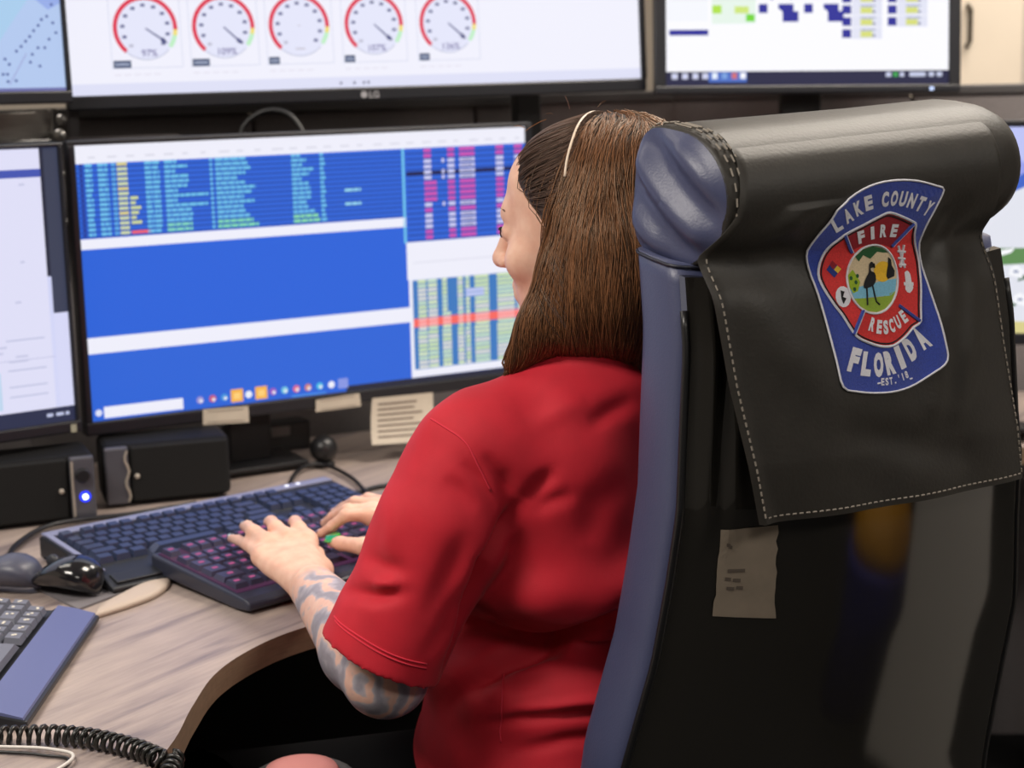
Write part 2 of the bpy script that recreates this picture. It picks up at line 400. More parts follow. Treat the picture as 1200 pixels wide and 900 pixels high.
    icons = [(220, (160, 150, 210)), (235, (200, 90, 120)), (249, (70, 150, 220)), (278, (236, 240, 250)), (307, (160, 90, 190)), (321, (120, 200, 225)), (335, (226, 110, 140)), (349, (210, 130, 110)), (363, (80, 190, 230)), (377, (240, 240, 255))]
    for p, c in icons: s.disc(colx(p), .0045, .0062, c, 3, 9); s.disc(colx(p) + .0015, .003, .003, (235, 235, 245), 4, 7)
    for p in (264, 293): s.rect(colx(p) - .0105, -.0055, colx(p) + .0105, .0155, (246, 178, 74), 3); s.rect(colx(p) - .006, -.001, colx(p) + .006, .010, (252, 206, 120), 4)
    s.rect(colx(385), -.004, colx(397), .013, (136, 150, 226), 3)
    s.rect(colx(329), -.0085, colx(370), -.0065, (90, 160, 240), 4)

def draw_gauges(s):
    s.rect(0, 0, 1.02, .575, (240, 240, 252), 0, 1.0, True)
    s.rect(0, .0, 1.02, .0185, (222, 224, 246), 1)
    for x in (.448, .472, .489, .497): s.rect(x, .006, x + .004, .010, (90, 90, 120), 2)
    names = ['97%', '109%', None, '107%', '136%']; ang = [-35, -43, None, -42, -41]
    for k, cx in enumerate((.1245, .2535, .3825, .5145, .6495)):
        cz = .1055
        for x0, z0, x1, z1 in ((cx - .058, .042, cx - .057, .185), (cx - .058, .042, cx + .058, .043), (cx + .057, .042, cx + .058, .185)): s.rect(x0, z0, x1, z1, (206, 210, 232), 2)
        s.disc(cx, cz, .0505, (228, 230, 250), 1, 32); s.arc(cx, cz, .0495, .0508, 228, 315, (176, 180, 206), 2, 14)
        s.arc(cx, cz, .0455, .0525, -3, 228, (222, 58, 84), 2, 36); s.arc(cx, cz, .0455, .0525, -14, -3, (240, 222, 120), 2, 3); s.arc(cx, cz, .0455, .0525, -38, -14, (190, 238, 196), 2, 6)
        for t in range(11):
            a = RAD(228 - t * 27); q = (cx + .037 * math.cos(a), cz + .037 * math.sin(a))
            s.rect(q[0] - .0035, q[1] - .0025, q[0] + .0035, q[1] + .0025, (104, 108, 150) if t else (190, 190, 210), 3)
        if ang[k] is not None:
            a = RAD(ang[k]); d = (math.cos(a), math.sin(a)); nrm = (-d[1], d[0])
            P = lambda u, v: (cx + d[0] * u + nrm[0] * v, cz + d[1] * u + nrm[1] * v)
            s.poly([P(0, -.0011), P(.036, -.0016), P(.036, .0016), P(0, .0011)], (70, 76, 130), 4); s.poly([P(.031, -.004), P(.043, 0), P(.031, .004)], (60, 64, 116), 4)
            s.text(cx + .004, .0605, .0115, names[k], (110, 104, 160), 4)
        else: s.rect(cx - .008, .066, cx + .008, .0685, (196, 192, 206), 3); s.rect(cx - .002, cz - .001, cx + .002, cz + .001, (196, 192, 206), 3)
        w = .0285 if k < 2 else .0185
        s.rect(cx - .0555, .0425, cx - .0555 + w, .0545, (70, 84, 116), 4); s.rect(cx - .0525, .047, cx - .0585 + w, .05, (170, 180, 205), 5)
        for j in range(5): s.rect(cx - .055 + j * .016, .031, cx - .055 + j * .016 + .011, .0325, (222, 218, 232), 2)
def lg_mark(o):
    m = MB(); g = mat('silver_print', (178, 178, 184), .4, metal=.3)
    vs, fs = text_mesh('LG', .02)
    m.add([(.4965 + v[0] * .0155, -.0068, -.0185 + v[1] * .0155) for v in vs], fs, g)
    n = 16; c = (.488, -.0128); ring = [(c[0] + .0058 * math.cos(2 * math.pi * k / n), -.0068, c[1] + .0058 * math.sin(2 * math.pi * k / n)) for k in range(n)]
    m.add(ring, [tuple(range(n))], g)
    l = m.build('maker_mark', None, o); l['label'] = 'small silver letters LG with a round emblem'

def draw_right(s):
    r = random.Random(5); NV = (34, 38, 150)
    s.rect(-.002, -.006, .521, .33, (250, 250, 255), 0, 1.0, True)
    s.rect(-.002, -.006, .521, .0195, (30, 32, 66), 1)
    for x in (.008, .027, .046, .064): s.rect(x, .006, x + .011, .0165, (206, 210, 236), 2)
    s.rect(.076, .0, .146, .0185, (74, 110, 196), 2)
    for x, c in ((.082, (230, 240, 255)), (.100, (120, 160, 220)), (.118, (206, 110, 120)), (.134, (250, 250, 255))): s.rect(x, .006, x + .010, .017, c, 3)
    for x, w in ((.404, .010), (.418, .008), (.43, .008), (.448, .03), (.484, .010), (.499, .010)): s.rect(x, .008, x + w, .016, (200, 206, 232) if x != .418 else (60, 170, 80), 2)
    s.rect(.004, .0845, .0755, .0945, NV, 2)
    s.rect(.0, .110, .075, .33, (244, 246, 252), 1)
    s.rect(.082, .105, .163, .33, (230, 244, 234), 1)
    s.rect(.083, .1235, .100, .138, (176, 226, 70), 2); s.rect(.124, .1235, .150, .136, (206, 230, 120), 2); s.rect(.145, .109, .161, .122, (112, 214, 50), 2)
    for bx in (.1685, .252):
        s.rect(bx, .124, bx + .016, .140, NV, 2); s.poly([(bx + .036, .140), (bx + .064, .140), (bx + .064, .127), (bx + .073, .127), (bx + .073, .108), (bx + .044, .108), (bx + .044, .126), (bx + .036, .132)], NV, 2)
    for bx, zs in ((.3225, (.142, .1215, .100, .0785)), (.407, (.142, .1215, .100))):
        for z in zs:
            s.rect(bx + .018, z - .002, bx + .074, z + .0185, (226, 228, 244), 1); s.rect(bx, z, bx + .0165, z + .0155, NV, 2)
            s.rect(bx + .034, z + .001, bx + .056, z + .012, (214, 220, 120), 2); s.rect(bx + .034, z + .013, bx + .062, z + .0155, (150, 160, 190), 2); s.rect(bx + .057, z + .002, bx + .061, z + .006, (50, 50, 110), 2)
        for z in (.163, .185, .207, .229, .251): s.rect(bx, z, bx + .0165, z + .0155, NV, 2); s.rect(bx + .034, z + .001, bx + .056, z + .012, (214, 220, 120), 2)
    s.rect(.19, .148, .195, .151, NV, 2); s.rect(.225, .149, .23, .152, NV, 2)
def draw_left(s):   # window of pale pages over a dark desktop, right edge at x = 0
    s.rect(-.72, -.001, 0, .415, (34, 38, 58), 0, 1.0, True)
    PG = (222, 222, 246)
    s.rect(-.72, .022, -.0285, .413, PG, 1, 1.0, True); s.rect(-.0285, .022, -.0225, .222, (206, 210, 244), 1); s.rect(-.03, .022, 0, .166, (214, 216, 246), 1)
    s.rect(-.0225, .166, 0, .413, (56, 62, 84), 1)
    s.rect(-.72, .371, -.0285, .383, (66, 84, 176), 2)
    r = random.Random(9)
    for k in range(60):
        x = r.uniform(-.70, -.06); z = r.uniform(.09, .36); s.rect(x, z, x + r.uniform(.006, .03), z + .003, (196, 198, 226), 2)
    s.rect(-.72, .1, -.025, .101, (186, 188, 220), 2)
    for z in (.045, .06, .085, .13): s.rect(-.10, z, -.04, z + .002, (186, 190, 220), 2)
    s.rect(-.72, .028, -.112, .085, (190, 214, 238), 2)
    s.rect(-.72, -.001, 0, .022, (40, 46, 74), 2)
    for x, w in ((-.045, .01), (-.03, .012), (-.015, .006)): s.rect(x, .009, x + w, .014, (190, 196, 226), 3)
def draw_map(s):
    s.rect(-.56, -.004, .010, .31, (178, 200, 238), 0, 1.0, True)
    s.poly([(-.56, .31), (-.56, .05), (-.10, .06), (-.07, .1), (-.03, .15), (-.02, .31)], (168, 204, 236), 1)
    s.poly([(.010, .31), (-.02, .31), (-.035, .14), (-.01, .12), (.010, .13)], (150, 172, 232), 1)
    s.rect(-.56, -.004, .010, .0008, (110, 112, 170), 2)
    r = random.Random(11)
    P = [(-.004, .128), (-.013, .11), (-.022, .105), (-.028, .096), (-.036, .088), (-.043, .079), (-.05, .072), (-.058, .064), (-.066, .057), (-.012, .075), (-.031, .062), (-.020, .062), (-.041, .052), (-.045, .04), (-.03, .034), (-.085, .045), (-.079, .037), (-.0, .085), (-.09, .022), (-.083, .022), (-.07, .012), (-.083, .011), (-.004, .10)]
    for x, z in P + [(r.uniform(-.5, -.1), r.uniform(.01, .28)) for _ in range(40)]: s.rect(x - .0022, z - .002, x + .0022, z + .002, (84, 100, 160), 3)
    for k in range(14): s.rect(-.052 - k * .0022, .05 - k * .0034, -.0505 - k * .0022, .0535 - k * .0034, (150, 152, 206), 2)
def draw_camera_view(s):
    s.rect(-.13, 0, .37, .352, (226, 228, 238), 0, 1.0, True)
    s.rect(-.13, .25, .37, .352, (150, 160, 236), 1); s.poly([(-.02, .352), (.02, .29), (.06, .352)], (190, 196, 246), 2)
    s.poly([(-.02, .232), (.05, .262), (.05, .29), (.0, .262)], (62, 100, 200), 2)
    s.poly([(-.13, .11), (.37, .14), (.37, .15), (-.13, .145)], (96, 140, 84), 2)
    r = random.Random(4)
    for k in range(30):
        x, z = r.uniform(-.12, .36), r.uniform(.03, .14); c = [(70, 110, 80), (150, 160, 190), (250, 250, 255), (90, 110, 160), (60, 70, 90)][k % 5]
        s.poly([(x, z), (x + .02, z + .006), (x + .026, z + .014), (x + .004, z + .011)], c, 3)
    for x, z in ((.004, .10), (.012, .052), (.06, .08), (.12, .06)):
        s.poly([(x - .004, z), (x + .018, z - .006), (x + .022, z + .008), (x + .008, z + .018), (x - .002, z + .012)], (246, 247, 252), 4); s.rect(x + .004, z + .004, x + .012, z + .008, (120, 132, 170), 5)
    s.rect(-.13, 0, .37, .020, (216, 206, 140), 4)

monitor('wide centre monitor with blue data tables, in front of the seated person', W(108, 487, 2.68), (29, 0, 0), 0, .79, -.010, .42, (.012, .013, .008, .022), draw_center, stand=(.28, .070, .16, .12, .075))
m2 = monitor('large upper monitor showing a row of five red ringed gauges', W(85, 113, 2.75), (22, 3, .3), 0, 1.02, 0, .575, (.008, .011, .012, .023), draw_gauges, logo=lg_mark, stand=(.84, .12, .14, .09, .05))
m3 = monitor('upper right monitor with a white page of small navy and yellow boxes', W(782, 97, 3.1), (4, 6, -.8), -.002, .521, -.006, .33, (.021, .022, .018, .015), draw_right, stand=(.262, .075, .16, .14, .075))
MB().box((.488, -.0068, -.0145), (.007, .001, .006)).build('power_light', emat((196, 214, 255), 1.5), m3)
MB().box((.45, -.0065, -.0150), (.05, .001, .003)).build('button_row', mat('bezel_buttons', (44, 45, 54), .4), m3)
m4 = monitor('lower left monitor with pale document windows, cut by the photo edge', W(88, 491, 2.62), (38, 1, -.5), -.72, 0, -.001, .415, (.012, .006, .006, .019), draw_left, stand=(-.40, .070, .24, .12, .075))
MB().box((-.006, -.0068, -.0125), (.009, .001, .012)).build('energy_sticker', mat('pale_sticker', (160, 158, 140), .6), m4)
monitor('upper left monitor with a light blue dotted map', W(70, 103, 2.68), (37, 2, -.5), -.56, .010, -.004, .31, (.012, .006, .012, .020), draw_map, stand=(-.16, .14, .12, .08, .05))
monitor('monitor with a street camera view, half hidden behind the chair headrest', W(1180, 390, 2.95), (-12, 4, 0), -.13, .37, 0, .352, (.014, .014, .012, .02), draw_camera_view, stand=(.12, .075, .24, .16, .075))
# ------------------------------------------------------------------ things on and behind the desk
note_m = mat('cream_paper', (200, 190, 174), .85, var=.04, vscale=30); ink = mat('grey_ink', (120, 108, 98), .8)
def local_on(o, u, v, off=0.0):
    "photo pixel on the screen plane of a monitor -> its local x, z"
    bpy.context.view_layer.update(); Mi = o.matrix_world.inverted()
    a = Mi @ Vector(CP); b_ = Mi @ Vector(CP + (CF + (u - 600) / FPX * CR - (v - 450) / FPX * CU)); d = b_ - a
    t = (off - a.y) / d.y; p = a + d * t; return p.x, p.z
m5 = [o for o in bpy.data.objects if o.name == 'monitor'][0]
def note(label, TL, TR, BR, BL, curl=.0, lines=4):
    c = [local_on(m5, *q) for q in (TL, TR, BR, BL)]
    o = bpy.data.objects.new('sticky_note', None); COL.objects.link(o); tag(o, label, 'note', 'paper notes on the centre monitor')
    o.location = m5.matrix_world @ Vector((c[3][0], -.008, c[3][1])); o.rotation_euler = m5.rotation_euler
    P = []; B = c[3]
    lerp = lambda a, b, t: (a[0] + (b[0] - a[0]) * t, a[1] + (b[1] - a[1]) * t)
    def pt(s, t, e=0):
        l, r_ = lerp(c[3], c[0], t), lerp(c[2], c[1], t); x, z = lerp(l, r_, s)
        return (x - B[0], -curl * (1 - t) ** 2 * (1 + .3 * s) - e, z - B[1])
    m = MB(); m.grid([[pt(i / 6, j / 8) for i in range(7)] for j in range(9)]); m.grid([[pt(i / 6, j / 8, -.0006) for i in range(6, -1, -1)] for j in range(9)])
    m.build('paper', note_m, o, True)
    r = random.Random(lines); L = MB()
    for k in range(lines):
        t = .85 - .7 * k / max(1, lines - 1); s0 = .1; s1 = .1 + r.uniform(.55, .8); q = .02
        L.add([pt(s0, t - q, .0006), pt(s1, t - q, .0006), pt(s1, t + q, .0006), pt(s0, t + q, .0006)], [(0, 1, 2, 3)])
    L.build('handwriting', ink, o)['kind'] = 'stuff'
note('small cream paper note taped under the orange icons of the centre monitor', (236, 479), (289, 475), (290, 494), (236, 497), 0, 2)
note('cream paper note strip taped between the two other notes on the monitor edge', (368, 468), (419, 460), (421, 475), (368, 482), 0, 2)
note('largest cream paper note, curling off the centre monitor beside the red sleeve', (434, 466), (505, 459), (504, 512), (428, 518), .02, 7)

spk = mat('speaker_grille_cloth', (10, 10, 11), .9, bump=.4, bscale=900)
def speaker(label, p0, p1, h, dep, panel_side, led):
    "box lying along p0->p1 (front bottom edge)"
    p0, p1 = np.array(p0), np.array(p1); L = float(np.linalg.norm(p1 - p0)); a = math.atan2(p1[1] - p0[1], p1[0] - p0[0])
    o = empty('desktop_speaker', label, 'speaker', (p0[0], p0[1], DZ), a, 'desktop speakers')
    MB().box((L / 2, dep / 2, h / 2 + .004), (L, dep, h), bev=.008).build('body', mat('speaker_black', (11, 11, 13), .7, spec=.25), o)
    pw = .036; x = L - pw / 2 - .002 if panel_side > 0 else pw / 2 + .002
    g = (0.004, L - pw - .006) if panel_side > 0 else (pw + .006, L - .004)
    MB().box(((g[0] + g[1]) / 2, -.002, h / 2 + .004), (g[1] - g[0], .01, h - .008), bev=.003).build('grille', spk, o)
    c = MB().box((x, -.003, h / 2 + .004), (pw, .012, h - .004), bev=.003).build('control_panel', mat('slate_plastic', (96, 96, 104), .35, metal=.4), o)
    ex = x - pw / 2 + .003 if panel_side > 0 else x + pw / 2 - .003
    MB().tube([(ex + .003 * math.sin(k * 1.3) * (panel_side < 0), -.010, .010 + (h - .014) * k / 10) for k in range(11)], .0022).build('bright_edge', mat('worn_silver', (196, 188, 176), .35, metal=.6), c)
    MB().lathe([(.001, 0), (.004, .001), (.004, .003), (.001, .0045)], (g[1] - .010 if panel_side > 0 else g[0] + .008, -.0075, h * .52), rot=Matrix.Rotation(RAD(90), 3, 'X'), n=10).build('badge', mat('worn_silver'), o)
    MB().box((L / 2, dep / 2, .0025), (L * .8, dep * .8, .005)).build('rubber_foot', blk_m, o)
    if led:
        MB().lathe([(.011, 0), (.011, .006), (.009, .010), (.0, .010)], (x, -.008, h * .74), rot=Matrix.Rotation(RAD(90), 3, 'X'), n=16).build('volume_knob', blk, c)
        MB().lathe([(.0085, 0), (.0085, .002), (.0, .0022)], (x + .002, -.0085, h * .40), rot=Matrix.Rotation(RAD(90), 3, 'X'), n=16).build('light_ring', emat((30, 50, 235), 2.0), c)
        MB().lathe([(.0042, 0), (.0042, .003), (.0, .0036)], (x + .002, -.0095, h * .40), rot=Matrix.Rotation(RAD(90), 3, 'X'), n=12).build('power_light', emat((190, 205, 255), 5.0), c)
    return o
speaker('black desktop speaker with a glowing blue power light', WZ(-52, 628, DZ), WZ(115, 608, DZ), .098, .10, 1, True)
speaker('black desktop speaker with a silver strip, behind the rear keyboard', WZ(124, 596, DZ), WZ(272, 581, DZ), .094, .10, -1, False)

# black ball shaped device, label plate, cables
o = empty('desk_ball', 'small round black ball on a short foot behind the rear keyboard', 'desk device', tuple(WZ(380, 546, DZ + .001)))
MB().lathe([(.001, .008)] + [(.0235 * math.sin(math.pi * k / 14), .030 - .0235 * math.cos(math.pi * k / 14)) for k in range(1, 14)] + [(.001, .0535)], n=24).build('ball', mat('satin_black', (26, 26, 28), .35), o, True)
MB().lathe([(.018, 0), (.018, .006), (.010, .010), (.002, .010)], n=20).build('foot', blk_m, o, True)
o = empty('cable_box', 'small black hub box with a grey label under the centre monitor', 'hub box', tuple(np.array(m5.location) * [1, 1, 0] + np.array([.35 * math.cos(RAD(29)) - .15 * math.sin(RAD(29)), .35 * math.sin(RAD(29)) + .15 * math.cos(RAD(29)), DZ + .001])), RAD(28))
MB().box((0, .02, .025), (.15, .05, .05), bev=.004).build('body', blk, o)
MB().box((.018, -.006, .036), (.034, .002, .016)).build('paper_label', mat('grey_label', (128, 128, 126), .6), o)
def cable(label, pts, r, m, name='cable', cat='cable'):
    P = smooth_curve(pts, 8); o = MB().tube(P, r, n=8).build(name, m, None, True); return tag(o, label, cat)
def zp(u, v, z): return tuple(WZ(u, v, z))
cable('black cable arching from the black ball to the far end of the rear keyboard', [zp(338, 575, .755), zp(345, 556, .757), zp(362, 545, .760), zp(385, 546, .758), zp(412, 560, .757), zp(432, 580, .757), zp(445, 590, .756)], .0035, blk)
cable('black cable running along the desk behind the hands', [zp(404, 583, .7545), zp(440, 571, .7545), zp(480, 566, .7545), zp(540, 562, .7545)], .004, blk)
cable('black cable in front of the speaker with the blue light', [zp(-30, 690, .755), zp(4, 664, .756), zp(18, 640, .757), zp(52, 618, .758), zp(96, 609, .757), zp(150, 603, .757), zp(230, 590, .756)], .0042, blk)
def wp(u, v, d): return tuple(W(u, v, d))
cable('black cable looped above the centre monitor', [wp(283, 165, 2.86), wp(284, 150, 2.86), wp(298, 136, 2.86), wp(318, 129, 2.86), wp(338, 134, 2.86), wp(352, 150, 2.86), wp(360, 170, 2.86)], .0048, blk)
cable('white cable lying on the desk below the coiled cord', [zp(-60, 874, .756), zp(0, 875, .756), zp(60, 878, .756), zp(84, 890, .756), (-.478, 1.49, .756), (-.52, 1.4, .756)], .0018, mat('white_rubber', (205, 200, 195), .5))
cable('thin black cable lying on the desk at the bottom left corner', [zp(-60, 880, .7525), zp(0, 881, .7525), zp(50, 885, .7525), zp(80, 893, .7525), (-.475, 1.50, .7525), (-.52, 1.4, .7525)], .0016, blk)

# monitor rail between the two rows, with its bolts
rail_m = mat('satin_steel', (150, 146, 142), .28, metal=.9, var=.1, vscale=30, stretch=(1, 1, 20))
rl = empty('monitor_rail', 'grey steel joint and rail between the upper and lower left monitors', 'rail', tuple(W(72, 150, 2.80)), 0)
b0 = np.array(W(72, 150, 2.80))
def rp(u, v, d): return tuple(np.array(W(u, v, d)) - b0)
def bar(name, q0, q1, hh, m):
    a, c = Vector(rp(*q0)), Vector(rp(*q1)); d = c - a
    MB().box((a + c) / 2, (d.length, .012, hh), rot=Matrix.Rotation(math.atan2(d.y, d.x), 3, 'Z'), bev=.002).build(name, m, rl)
bar('rail', (-40, 150, 2.72), (66, 147, 2.80), .045, rail_m); bar('lower_strip', (-40, 171, 2.70), (66, 163, 2.78), .006, alu)
bar('lower_strip', (80, 164, 2.79), (210, 158, 2.85), .005, mat('dull_steel', (84, 80, 82), .5, metal=.5)); bar('mount_plate', (59, 145, 2.79), (66, 145, 2.80), .050, alu); bar('mount_plate', (80, 148, 2.79), (92, 148, 2.80), .055, mat('dull_steel'))
for u, v, r in ((72, 140, .009), (70, 158, .010), (77, 203, .005), (80, 260, .006)):
    MB().lathe([(r * .9, -.006), (r, 0), (r * .9, .005), (.0005, .006)], rp(u, v, 2.70 if v > 180 else 2.77), rot=Matrix.Rotation(RAD(90), 3, 'X'), n=14).build('bolt', mat('bolt_steel', (176, 174, 172), .3, metal=.8), rl, True)
MB().tube([rp(75, 170, 2.72), rp(81, 330, 2.72)], .0028).build('seam_strip', mat('dull_steel'), rl)

# ------------------------------------------------------------------ keyboards
def key_mesh(w, d, h, m):
    x, y = w / 2, d / 2; t = .80
    vs = [(-x, -y, 0), (x, -y, 0), (x, y, 0), (-x, y, 0), (-x * t, -y * t + .001, h), (x * t, -y * t + .001, h), (x * t, y * t + .001, h), (-x * t, y * t + .001, h)]
    me = bpy.data.meshes.new('key'); me.from_pydata(vs, [], [(4, 5, 6, 7), (0, 1, 5, 4), (1, 2, 6, 5), (2, 3, 7, 6), (3, 0, 4, 7)])
    me.materials.append(m); return me
ROWS = [  # widths in key units, gaps negative
    [1, -.6, 1, 1, 1, 1, -.4, 1, 1, 1, 1, -.4, 1, 1, 1, 1, -.3, 1, 1, 1],
    [1] * 13 + [2] + [-.3] + [1] * 3 + [-.3] + [1] * 4,
    [1.5] + [1] * 12 + [1.5] + [-.3] + [1] * 3 + [-.3] + [1] * 4,
    [1.75] + [1] * 11 + [2.25] + [-3.6] + [1] * 4,
    [2.25] + [1] * 10 + [2.75] + [-1.3] + [1] + [-1.3] + [1] * 4,
    [1.25, 1.25, 1.25, 6.25, 1.25, 1.25, 1.25, 1.25] + [-.3] + [1] * 3 + [-.3] + [2, 1, 1]]
def keys(parent, x0, y0, z0, unit, pitch_y, slope, m, h=.007, rows=ROWS, ygap=.35, mtop=None, xmax=1e9):
    cache = {}
    for i, row in enumerate(rows):
        x = x0; y = y0 - (i + (ygap if i else 0)) * pitch_y
        for w in row:
            if w > 0 and x + w * unit <= xmax:
                k = (w,)
                if k not in cache: cache[k] = key_mesh(w * unit * .90, pitch_y * .88, h, m)
                o = link_mesh('key', cache[k], parent); o.location = (x + w * unit / 2, y, z0 + slope * (y - y0)); o.rotation_euler = (math.atan(slope), 0, 0)
            x += abs(w) * unit
def wedge(prof, L, m=None):
    "profile in y,z swept along x from 0 to L"
    mb = MB(); n = len(prof); mb.add([(0, y, z) for y, z in prof] + [(L, y, z) for y, z in prof], [tuple(range(n - 1, -1, -1)), tuple(range(n, 2 * n))] + [(i, (i + 1) % n, n + (i + 1) % n, n + i) for i in range(n)], m); return mb
def bevel(o, w=.003, seg=2):
    bm = bmesh.new(); bm.from_mesh(o.data); bmesh.ops.remove_doubles(bm, verts=bm.verts, dist=1e-5); bmesh.ops.recalc_face_normals(bm, faces=bm.faces)
    bmesh.ops.bevel(bm, geom=[e for e in bm.edges if len(e.link_faces) == 2 and e.calc_face_angle(0) > .4], offset=w, segments=seg, profile=.5, affect='EDGES'); bm.to_mesh(o.data); bm.free(); return o
# rear keyboard: back left corner, facing the person
p = WZ(45, 628, .785); q = WZ(375, 562, .785); aK = math.atan2(q[1] - p[1], q[0] - p[0])
k1 = empty('keyboard', 'large rear black keyboard with a grey blue rim, behind the keyboard under the hands', 'keyboard', (p[0], p[1], DZ), aK, 'keyboards')
L1, D1 = .474, .224
bevel(wedge([(0, .004), (0, .034), (-.02, .036), (-.165, .024), (-.190, .020), (-D1, .010), (-D1, .004)], L1).build('case', mat('keyboard_case', (28, 30, 36), .45), k1), .003)
rim = mat('grey_blue_plastic', (130, 134, 164), .38)
r1 = MB(); r1.box((L1 / 2, -.012, .037), (L1 - .006, .022, .004), rot=None, bev=.0015)
r1.build('back_rim', rim, k1)
r2 = MB(); r2.box((.006, -.10, .0315), (.008, .17, .004), rot=Matrix.Rotation(.083, 3, 'X'), bev=.0015); r2.build('side_rim', rim, k1)
r3 = MB(); r3.box((L1 / 2, -.085, .0285), (L1 - .03, .13, .004), rot=Matrix.Rotation(.083, 3, 'X')); r3.build('key_bed', mat('key_bed', (104, 110, 140), .42), k1)
MB().box((L1 / 2, -.205, .0165), (L1 - .02, .024, .004), rot=Matrix.Rotation(.22, 3, 'X'), bev=.0015).build('palm_rest', mat('keyboard_case'), k1)
keys(k1, .014, -.038, .0345, .0197, .0205, .083, mat('blue_black_keycap', (50, 58, 82), .32), .0085)
for k in range(2): MB().lathe([(.0035, 0), (.0035, .001), (.0005, .001)], (.395 + k * .020, -.0125, .039), n=10).build('indicator_light', emat((240, 240, 255), 1.6), k1)

# keyboard under the hands with pink backlight
p = WZ(176, 649, .785); q = WZ(304, 704, .766)
d_ = np.array(p) - np.array(q); aF = math.atan2(d_[1], d_[0]); aX = aF - math.pi / 2; aX = (aX + aK) / 2
k2 = empty('keyboard', 'slim black keyboard with pink glowing keys under the hands', 'keyboard', (p[0], p[1], DZ), aX, 'keyboards')
L2, D2 = .445, float(np.linalg.norm(d_[:2])) ; D2 = min(max(D2, .19), .24)
k2c = mat('slate_blue_case', (44, 47, 62), .4)
bevel(wedge([(0, .010), (0, .035), (-D2 + .014, .0185), (-D2, .0140), (-D2, .005), (-D2 + .03, .0015)], L2).build('case', k2c, k2), .0035)
for sx in (.05, L2 - .05): MB().box((sx, -.014, .006), (.03, .012, .0115)).build('flip_foot', blk_m, k2)
MB().box((L2 / 2, -.100, .0275), (L2 - .014, .182, .0022), rot=Matrix.Rotation(math.atan(.08), 3, 'X')).build('backlit_bed', emat((120, 60, 110), .32), k2)
keys(k2, .010, -.021, .0345, .0187, .0278, .08, mat('pinkish_keycap', (58, 56, 80), .4), .0065, xmax=L2 - .004)
lg = MB()
rk = random.Random(2)
for i, row in enumerate(ROWS):
    x = .010; y = -.021 - (i + (.35 if i else 0)) * .0278
    for w in row:
        if w > 0 and x + w * .0187 < L2: lg.box((x + w * .00935, y + .001, .0345 + .08 * (y + .021) + .0068), (.0075, .0052, .0004), rot=Matrix.Rotation(math.atan(.08), 3, 'X'))
        x += abs(w) * .0187
lk = lg.build('key_legend', emat((206, 96, 150), .75), k2); lk['kind'] = 'stuff'

# near left keyboard with a blue palm rest: its keys face the left of the room
k3 = empty('keyboard', 'grey keyboard with a blue palm rest at the left edge of the desk', 'keyboard', (-.512, 2.010, DZ), RAD(91), 'keyboards')
# local x runs towards the back of the desk, y to the left of the photo
L3 = .345
def k3x(x): return x - L3
bevel(wedge([(.001, .003), (.001, .010), (.052, .022), (.058, .018), (.215, .034), (.215, .003)], L3).build('case', mat('keyboard_case'), k3), .002)
k3.data
for ch in k3.children: ch.location.x = -L3
pr_ = wedge([(.004, .009), (.006, .0135), (.030, .0205), (.050, .0245), (.053, .021)], L3 - .004).build('palm_rest', mat('blue_plastic', (94, 101, 144), .42), k3); pr_.location = (-L3 + .002, 0, 0); auto_smooth(pr_, 35)
R3 = [[-.3, 1, 1, 1, 1, 1, 1, 1, 1, 1, 1, 1, 1, 1, 1, 1.4]] + [[1] * 13 + [2, 1], [1.5] + [1] * 12 + [1.5, 1], [1.75] + [1] * 11 + [2.25, 1], [2.25] + [1] * 10 + [1.75, 1, 1], [1.25, 1.25, 1.25, 5.5, 1.25, 1.25, 1.25, 1, 1]]
kc = mat('grey_keycap', (104, 106, 118), .45); holder = bpy.data.objects.new('tmp', None)
cache = {}; un = .0212; py = .0235
for i, row in enumerate(R3[::-1]):
    x = -L3 + .008; y = .070 + i * py; z = .0215 + (y - .058) * .1
    for w in row:
        if w > 0:
            if w not in cache: cache[w] = key_mesh(w * un * .9, py * .88, .0075, kc); 
            ob = link_mesh('key', cache[w], k3); ob.location = (x + w * un / 2, y, z); ob.rotation_euler = (math.atan(.1), 0, 0)
        x += abs(w) * un
for i, (kx, ky, w) in enumerate(((-.045, .150, 1), (-.075, .128, 1))): pass
lg = MB(); rk = random.Random(6)
for i, row in enumerate(R3[::-1]):
    x = -L3 + .008; y = .070 + i * py; z = .0215 + (y - .058) * .1 + .0078
    for w in row:
        if w > 0 and w < 4:
            for k in range(2): lg.box((x + w * un / 2 + rk.uniform(-.003, .003), y + rk.uniform(-.005, .005), z), (.0045, .003, .0004), rot=Matrix.Rotation(.1, 3, 'X'))
        x += abs(w) * un
lg.build('key_legend', mat('cream_print', (206, 200, 186), .6), k3)['kind'] = 'stuff'

